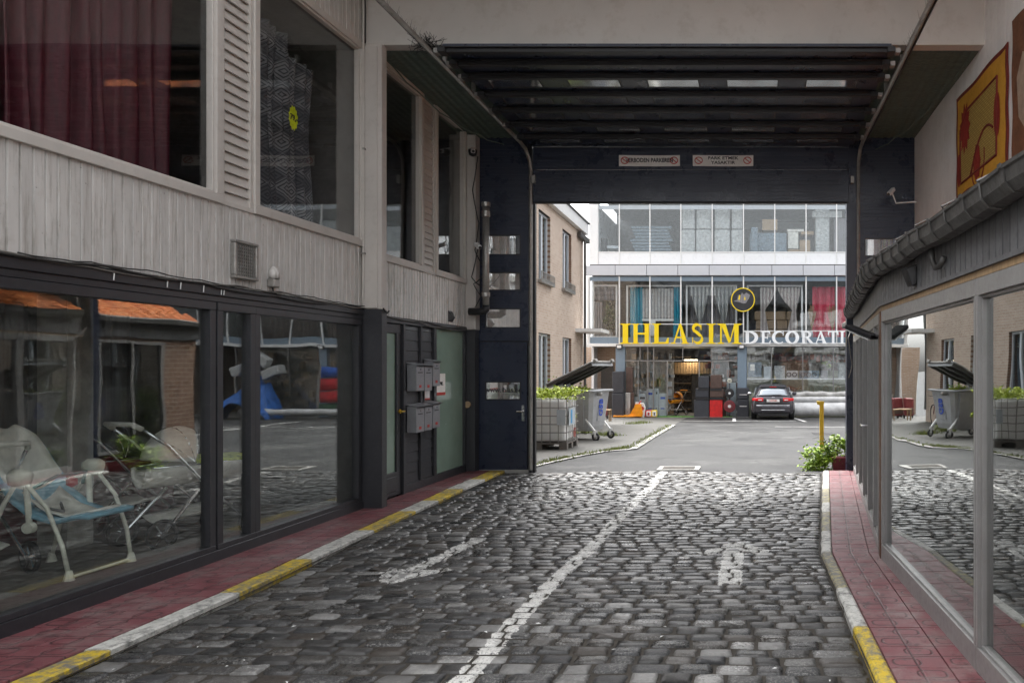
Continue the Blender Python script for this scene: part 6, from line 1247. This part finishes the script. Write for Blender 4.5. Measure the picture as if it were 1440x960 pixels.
# ================================================================== CAR
def car():
    Y0 = 30.9; cx = (X(1057, Y0)+X(1116, Y0))/2+.02; zg = gz(31.5)
    t = thing('parked_car', 'dark grey hatchback parked rear towards the gate', 'car', (cx, Y0, zg)); q = dict(local=True)
    hw = .885
    # body stations along y: (y, half width low, half width belt, z bottom, z belt)
    st_ = [(.0, .70, .66, .30, .80), (.06, .80, .76, .22, .93), (.20, .865, .82, .19, .97), (.8, .885, .85, .19, .97), (2.0, .885, .86, .19, .94), (3.2, .88, .84, .19, .88), (3.9, .84, .76, .22, .76), (4.22, .68, .60, .30, .60)]
    def ring(y, wl, wb, zb, zt):
        pr = [(0, zb), (wl*.8, zb), (wl*.96, zb+.06), (wl, zb+.22), (wl*1.0, zb+(zt-zb)*.55), (wb*1.0, zt-.08), (wb*.93, zt), (wb*.5, zt+.02), (0, zt+.025)]
        return [(x, y, z) for x, z in pr]+[(-x, y, z) for x, z in pr[1:-1][::-1]]
    m = MB(); R_ = [ring(*s) for s in st_]; n = len(R_[0]); m.add([p for r in R_ for p in r], [(i*n+k, i*n+(k+1) % n, (i+1)*n+(k+1) % n, (i+1)*n+k) for i in range(len(R_)-1) for k in range(n)]+[tuple(range(n))[::-1], tuple((len(R_)-1)*n+k for k in range(n))])
    b_ = m.build('body', M['carpaint'], t, smooth=True, local=True); md = b_.modifiers.new('s', 'SUBSURF'); md.levels = 2; md.render_levels = 2
    gh = [(.10, .74, .955, .55, 1.0), (.34, .74, .955, .58, 1.25), (.55, .76, .95, .575, 1.385), (1.2, .77, .94, .585, 1.425), (2.1, .77, .92, .575, 1.40), (2.75, .75, .90, .52, 1.20), (3.15, .72, .88, .6, .93)]
    m = MB(); R_ = []
    for (y, wb, zb, wt, zt) in gh: R_.append([(wb, y, zb), (lerp(wb, wt, .5), y, lerp(zb, zt, .55)), (wt, y, zt-.05), (wt*.85, y, zt-.005), (0, y, zt+.01), (-wt*.85, y, zt-.005), (-wt, y, zt-.05), (-lerp(wb, wt, .5), y, lerp(zb, zt, .55)), (-wb, y, zb)])
    n = 9; m.add([p for r in R_ for p in r], [(i*n+k+1, i*n+k, (i+1)*n+k, (i+1)*n+k+1) for i in range(len(R_)-1) for k in range(n-1)]+[tuple(range(n)), tuple((len(R_)-1)*n+k for k in range(n))[::-1]])
    b_ = m.build('roof', M['carpaint'], t, smooth=True, local=True); md = b_.modifiers.new('s', 'SUBSURF'); md.levels = 2; md.render_levels = 2
    part('rear_window', MB().sheet(lambda u, v: (lerp(-.60, .60, u)*(1-.16*v), lerp(.145, .385, v)-.03*(1-(2*u-1)**2)-.03, lerp(.975, 1.27, v)+.02*math.sin(u*PI)), 10, 4), 'carglass', t, smooth=True, solid=.01, **q)
    for s in (-1, 1): part('side_window', MB().prism([(s*.775, .75, 1.0), (s*.785, 2.5, .97), (s*.66, 2.05, 1.30), (s*.665, .95, 1.31)][::s], (s*.015, 0, 0)), 'carglass', t, **q)
    part('spoiler', MB().add([(-.52, .32, 1.345), (.52, .32, 1.345), (.54, .62, 1.42), (-.54, .62, 1.42), (-.52, .33, 1.315), (.52, .33, 1.315), (.54, .62, 1.38), (-.54, .62, 1.38)], [(0,1,2,3), (7,6,5,4), (4,5,1,0), (5,6,2,1), (6,7,3,2), (7,4,0,3)]), 'carpaint', t, bevel=.01, **q); part('brake_light', B(-.14, .14, .302, .325, 1.325, 1.345), 'tail', t, **q)
    for s in (-1, 1):
        f = lambda u, v: (s*lerp(.40, .83, u), .0+.17*u**3-.012, lerp(.76+.02*u, .90-.01*u, v)); part('tail_light', MB().sheet(f, 8, 3), 'tail', t, smooth=True, solid=.02, **q); part('reflector', B(min(s*.45, s*.6), max(s*.45, s*.6), -.03, -.02, .80, .84), 'plate', t, **q)
        for yy, nm in ((.75, 'wheel'), (3.35, 'wheel')):
            w_ = part('wheel', MB().lathe([(.20, -.11), (.30, -.11), (.315, -.08), (.315, .08), (.30, .11), (.20, .11)], (s*.77, yy, .312), 24, 'x'), 'rubber', t, smooth=False, **q); MB().lathe([(.20, -.105), (.19, .10), (.05, .09)], (s*.78, yy, .312), 16, 'x').build('rim', M['chrome'], w_, local=True)
        part('wheel_arch', MB().tube([(s*.872, .75+.35*math.cos(a), .31+.35*math.sin(a)) for a in [PI*k/12 for k in range(13)]], .02, 5, cap=True), 'black', t, **q)
        mr = part('mirror', MB().lathe([(.02, -.10), (.075, -.05), (.08, .04), (.04, .09)], (s*.97, 2.35, 1.0), 10, 'x'), 'chrome' if s < 0 else 'carpaint', t, smooth=True, **q)
    part('bumper', MB().sheet(lambda u, v: (lerp(-.78, .78, u), -.045+.16*abs(2*u-1)**4, lerp(.30, .60, v)-.0), 16, 4), 'carpaint', t, smooth=True, solid=.04, **q); part('bumper_lip', MB().tube([(lerp(-.74, .74, i/16), -.075+.16*abs(i/8-1)**4, .60) for i in range(17)], .012, 6), 'chrome', t, **q); part('bumper_lip', MB().tube([(lerp(-.70, .70, i/16), -.07+.16*abs(i/8-1)**4, .42) for i in range(17)], .010, 6), 'chrome', t, **q); part('underside', B(-.62, .62, .0, 3.9, .17, .30), 'black', t, **q)
    part('exhaust', MB().tube([(-.42, -.09, .27), (-.42, .1, .27)], .035, 10), 'black', t, **q)
    pl = part('number_plate', B(-.26, .26, -.022, -.010, .735, .845), 'plate', t, bevel=.004, **q); tx = text_mesh('1-RYP-284', .085, M['redink'], 'lettering', pl, (0,0,0), (PI/2, 0, 0), .85); tx.location = (0, -.024, .79)
    part('plate_recess', B(-.34, .34, -.012, .0, .69, .875), 'black', t, bevel=.02, **q); part('wiper', MB().beam((.0, .085, 1.0), (.34, .095, 1.03), .02, .025).lathe([(.03, 0), (.03, .03)], (.0, .06, 1.0), 10, 'y'), 'black', t, **q); part('badge', MB().tube([(-.06+.04*k, -.0, .92) for k in range(4)], .012, 6), 'chrome', t, **q)
car()

# ================================================================== POST, PLANTER, BIN, TANK ...
t = thing('yellow_post', 'yellow metal post with a bent bracket at its top', 'post', (X(1155, 15.3), 15.3, gz(15.3))); xx = X(1155.5, 15.3)
part('pole', B(xx-.04, xx+.04, 15.26, 15.34, gz(15.3)-.02, .88), 'yellow', t, bevel=.006); part('bracket', MB().prism([(xx-.10, 15.25, .88), (xx+.045, 15.25, .88), (xx+.045, 15.25, .84), (xx-.035, 15.25, .70), (xx-.035, 15.25, .80), (xx-.09, 15.25, .82)][::-1], (0, .1, 0)), 'yellow', t)
t = thing('flower_trough', 'dark red plastic trough with yellow green plants at the right jamb', 'planter', (1.2, 12.3, gz(12.3)))
x0, x1 = X(1169, 12.2), X(1192, 12.2); part('trough', MB().add([(x0+.03, 12.1, -.08), (x1, 12.1, -.08), (x1, 12.3, -.08), (x0+.03, 12.3, -.08), (x0, 12.07, .13), (x1, 12.07, .13), (x1, 12.33, .13), (x0, 12.33, .13)], [(3,2,1,0), (4,5,6,7), (0,1,5,4), (1,2,6,5), (2,3,7,6), (3,0,4,7)]), 'maroon', t, bevel=.008); part('rim', B(x0-.01, x1, 12.06, 12.34, .115, .145), 'maroon', t, bevel=.005)
lf = leaves(750, (X(1158, 12.3), 12.3, .10), (.33, .22, .19), .062); l2 = leaves(260, (X(1172, 12.3), 12.3, .32), (.20, .14, .16), .06); lf.add(l2.v, l2.f); l3 = leaves(190, (X(1143, 12.25), 12.25, .0), (.22, .16, .10), .06); lf.add(l3.v, l3.f); part('foliage', lf, 'leaf', t)
sm = MB()
for i in range(26): a = (X(1170, 12.3)+rs.gauss(0, .05), 12.2, .1); b_ = (X(rs.uniform(1136, 1184), 12.3), 12.25+rs.uniform(-.15, .15), rs.uniform(0, .42)); sm.tube([a, (lerp(a[0], b_[0], .5), 12.22, max(a[2], b_[2])+.05), b_], [.006, .004, .003], 4)
part('stem', sm, 'leafd', t)
# caged tank
Yi = 15.9; x1, x0 = X(797, Yi), X(797, Yi)-1.2; zg = gz(Yi)
t = thing('caged_tank', 'white plastic liquid tank in a steel cage on a grey pallet', 'tank', ((x0+x1)/2, Yi+.5, zg))
part('bottle', B(x0+.03, x1-.03, Yi+.03, Yi+.97, zg+.17, zg+1.06), 'ibc', t, bevel=.07, seg=3)
for i in range(6): z = zg+.19+i*.172; part('cage_bar', MB().tube([(x0, Yi, z), (x1, Yi, z), (x1, Yi+1.0, z), (x0, Yi+1.0, z)], .011, 6, closed=True), 'galv', t)
for i in range(8): xx = lerp(x0, x1, i/7); part('cage_bar', MB().tube([(xx, Yi-.008, zg+.16), (xx, Yi-.008, zg+1.08)], .010, 6), 'galv', t)
for i in range(1, 6): yy = lerp(Yi, Yi+1, i/6); part('cage_bar', MB().tube([(x1+.008, yy, zg+.16), (x1+.008, yy, zg+1.08)], .010, 6), 'galv', t)
pl = part('pallet', B(x0, x1, Yi, Yi+1.0, zg+.12, zg+.155), 'pallet', t)
for xx in (x0, (x0+x1)/2-.08, x1-.16):
    for yy in (Yi, Yi+.42, Yi+.86): part('block', B(xx, xx+.16, yy, yy+.14, zg-.0, zg+.119), 'pallet', pl)
sg = part('label_plate', B(x1+.019, x1+.023, Yi+.10, Yi+.62, zg+.50, zg+.86), 'aqua', t); part('logo', B(x1+.0235, x1+.026, Yi+.25, Yi+.38, zg+.54, zg+.82), 'cyan', sg); part('red_label', B(x1+.0, x1+.004, Yi+.62, Yi+.76, zg+.22, zg+.42), 'redink', t)
part('front_plate', B(x1-.20, x1-.02, Yi-.022, Yi-.018, zg+.52, zg+.84), 'aqua', t)
t2 = thing('tank_greenery', 'yellow green creeper spilling over the caged tank', 'plant', ((x0+x1)/2, Yi+.4, zg+1.08)); lf = leaves(1100, ((x0+x1)/2+.1, Yi+.45, zg+1.16), (.75, .5, .14), .065); lf.build('foliage', M['leafy'], t2)
# wheeled bin: open lid hinged at the far-left, drawn in local frame
def bin_():
    Yb = 18.7; zg = gz(Yb+.4); t = thing('wheeled_bin', 'large grey wheeled refuse container with its lid propped open', 'waste container', (X(812, Yb+.3), Yb+.55, zg), -.28); q = dict(local=True)
    # local x: along the front width, body tapers to the base
    a, b_ = .58, .50; z0, z1 = .22, 1.18
    def rr(w_, d_, z): c = .08; return [(-w_+c, -d_, z), (w_-c, -d_, z), (w_, -d_+c, z), (w_, d_-c, z), (w_-c, d_, z), (-w_+c, d_, z), (-w_, d_-c, z), (-w_, -d_+c, z)]
    lv = [rr(a*.78, b_*.72, z0), rr(a*.84, b_*.78, z0+.12), rr(a*.98, b_*.96, z1-.06), rr(a, b_, z1-.05), rr(a*1.04, b_*1.05, z1-.05), rr(a*1.04, b_*1.05, z1), rr(a*.95, b_*.93, z1), rr(a*.78, b_*.74, z0+.1)]
    m = MB().add([p for l in lv for p in l], [(i*8+k, i*8+(k+1) % 8, (i+1)*8+(k+1) % 8, (i+1)*8+k) for i in range(len(lv)-1) for k in range(8)]+[tuple(range(8))[::-1], tuple(56+k for k in range(8))]); part('body', m, 'bin', t, bevel=.01, **q)
    for s in (-1, 1): part('side_rib', MB().beam((s*.30, -b_*.76-.02, .34), (s*.34, -b_*.98-.012, 1.12), .05, .03), 'bin', t, **q)
    part('rim_rail', MB().tube([(p[0], p[1], z1-.025) for p in rr(a*1.08, b_*1.10, 0)], .022, 8, closed=True), 'bin', t, smooth=True, **q); part('trunnion', MB().lathe([(.045, 0), (.045, .10), (.03, .12)], (a*1.04, -.30, z1-.10), 12, 'x').lathe([(.045, -.12), (.045, 0)], (-a*1.06, -.30, z1-.10), 12, 'x'), 'galv', t, **q)
    # lid hinged at -x edge, rises to +x
    Ml = Matrix.Translation((-a*1.02, 0, z1+.10)) @ Matrix.Rotation(-.42, 4, 'Y'); ld = MB().box(0, 1.30, -.56, .56, 0, .035, Ml); part('lid', ld, 'bin', t, bevel=.01, **q)
    for yy in (-.54, .54, -.18, .18): part('lid_rib', MB().box(.03, 1.27, yy-.02, yy+.02, -.06, 0, Ml), 'gutter', t, **q)
    for xx in (.03, 1.24): part('lid_rib', MB().box(xx, xx+.04, -.54, .54, -.07, -.001, Ml), 'bin', t, **q)
    part('lid_catch', MB().box(1.30, 1.38, -.5, -.38, -.02, .06, Ml).box(1.30, 1.38, .38, .5, -.02, .06, Ml).box(1.29, 1.33, -.38, .38, -.01, .03, Ml), 'galv', t, bevel=.01, **q)
    part('hinge_arm', MB().beam((-a*.98, -.45, z1-.02), (-a*1.02, -.45, z1+.12), .05, .05).beam((-a*.98, .45, z1-.02), (-a*1.02, .45, z1+.12), .05, .05), 'bin', t, **q)
    for (sx, sy) in ((1, -1), (1, 1), (-1, -1), (-1, 1)):
        cx_, cy_ = sx*a*.95, sy*b_*.80; part('castor_bracket', MB().beam((sx*a*.62, cy_, .50), (cx_+sx*.05, cy_, .22), .05, .03).beam((cx_+sx*.05, cy_-.035, .25), (cx_+sx*.06, cy_-.035, .10), .012, .05).beam((cx_+sx*.05, cy_+.035, .25), (cx_+sx*.06, cy_+.035, .10), .012, .05), 'white', t, **q)
        w_ = part('wheel', MB().tube([(cx_+sx*.06+.075*math.cos(g_), cy_, .10+.075*math.sin(g_)) for g_ in [2*PI*k/16 for k in range(16)]], .025, 6, closed=True), 'rubber', t, smooth=True, **q); mm = MB().lathe([(.025, -.03), (.025, .03)], (cx_+sx*.06, cy_, .10), 8, 'y')
        for k in range(5): g_ = k*2*PI/5; mm.beam((cx_+sx*.06, cy_, .10), (cx_+sx*.06+.07*math.cos(g_), cy_, .10+.07*math.sin(g_)), .02, .02, up=(0,1,0))
        mm.build('rim', M['galv'], w_, local=True)
    t.scale = (1.07, 1.0, 1.06); sg = part('letter_panel', MB().box(a*.86, a*.90, -.13, .13, .45, 1.0), 'bin', t, **q)
    o = text_mesh('GSB', .26, M['blue'], 'lettering', t, (0,0,0), (0,0,0), .9, .004); o.location = (a*.905+.03, 0, .76); o.rotation_euler = (PI/2, -PI/2+.10, PI/2)
bin_()
lf = leaves(420, (X(812, 19.3), 19.5, .92), (.28, .25, .13), .07); l2 = leaves(60, (X(781, 18.1), 18.0, .62), (.10, .05, .12), .07); lf.add(l2.v, l2.f)
for (px, py) in ((770, 556), (778, 562), (786, 568), (790, 571), (797, 576), (803, 581), (807, 584)): l_ = leaves(36, (X(px, 18.0), 18.0, Z(py, 18.0)), (.09, .05, .06), .07); lf.add(l_.v, l_.f)
t = thing('climbing_branch', 'yellow green branch hanging over the front of the open container', 'plant', (X(800, 18.1), 18.1, 0)); part('foliage', lf, 'leafy', t); part('stem', MB().tube([(X(765, 18), 18.0, .95), (X(778, 18), 18.0, Z(562, 18)), (X(795, 18), 18.0, Z(575, 18)), (X(808, 18), 18.0, Z(585, 18))], .008, 5), 'leafd', t)
# back-left yard: trolleys, stool, bicycle, shrub
for i, (x, y, l) in enumerate(((X(846, 31.5), 31.5, 'plum shopping trolley bag by the charcoal cubes'), (X(831, 31.2), 31.2, 'second plum shopping trolley bag nearer the brick house'))):
    t = thing('shopping_trolley', l, 'trolley', (x, y, gz(y))); z = gz(y); part('bag', B(x-.2, x+.2, y, y+.28, z+.12, z+.85), 'maroon', t, bevel=.05, seg=2); part('pocket', B(x-.15, x+.15, y-.04, y-.001, z+.2, z+.45), 'brownf', t, bevel=.02); part('handle', MB().tube([(x-.12, y+.3, z+.2), (x-.12, y+.3, z+1.0), (x+.12, y+.3, z+1.0), (x+.12, y+.3, z+.2)], .012, 6), 'galv', t)
    for s in (-1, 1): part('wheel', MB().lathe([(.08, -.02), (.08, .02)], (x+s*.18, y+.28, z+.08), 12, 'x'), 'rubber', t)
t = thing('wooden_stool', 'low wooden stool beside the trolley bags', 'stool', (-5.9, 29.5, gz(29.5))); z = gz(29.5); part('seat', B(-6.2, -5.6, 29.3, 29.7, z+.42, z+.46), 'woodlight', t)
for (a, c) in ((-6.17, 29.33), (-5.63, 29.33), (-6.17, 29.67), (-5.63, 29.67)): part('leg', B(a-.02, a+.02, c-.02, c+.02, z, z+.42), 'woodlight', t)
t = thing('bicycle', 'dark bicycle leaning against the brick house', 'bicycle', (-5.75, 25.5, gz(25.5))); z = gz(25.5); bx = -5.95
for yy in (24.9, 25.95): w_ = part('wheel', MB().tube([(bx, yy+.33*math.cos(a), z+.34+.33*math.sin(a)) for a in [2*PI*k/24 for k in range(24)]], .018, 6, closed=True), 'rubber', t, smooth=True)
part('frame', MB().tube([(bx, 24.9, z+.34), (bx, 25.35, z+.3), (bx, 25.2, z+.8), (bx, 25.8, z+.78), (bx, 25.35, z+.3)], .015, 6).tube([(bx, 25.95, z+.34), (bx, 25.78, z+.95)], .015, 6).tube([(bx, 24.9, z+.34), (bx, 25.2, z+.8), (bx, 25.17, z+.9)], .012, 6), 'maroon', t); part('handlebar', MB().tube([(bx-.25, 25.7, z+1.0), (bx, 25.78, z+.98), (bx+.25, 25.7, z+1.0)], .013, 6), 'chrome', t); part('saddle', B(bx-.07, bx+.07, 25.05, 25.3, z+.9, z+.95), 'black', t, bevel=.02)
t = thing('climbing_shrub', 'yellow green shrub growing against the brick house near the bin', 'shrub', (-5.6, 22.5, gz(22.5))); part('foliage', leaves(1500, (-5.75, 22.6, .25), (.4, .8, .75), .08), 'leaf', t); sm = MB()
for i in range(14): sm.tube([(-5.75, 22.6, gz(22.6)), (-5.75+rs.gauss(0, .15), 22.6+rs.gauss(0, .35), rs.uniform(.2, .9))], [.02, .006], 5)
part('stem', sm, 'wood', t)
lf = leaves(500, (-4.9, 21.6, gz(21.6)+.12), (.25, .3, .12), .06); tag(lf.build('weed_clump', M['weed']), 'low weed clump behind the refuse container', 'plant')
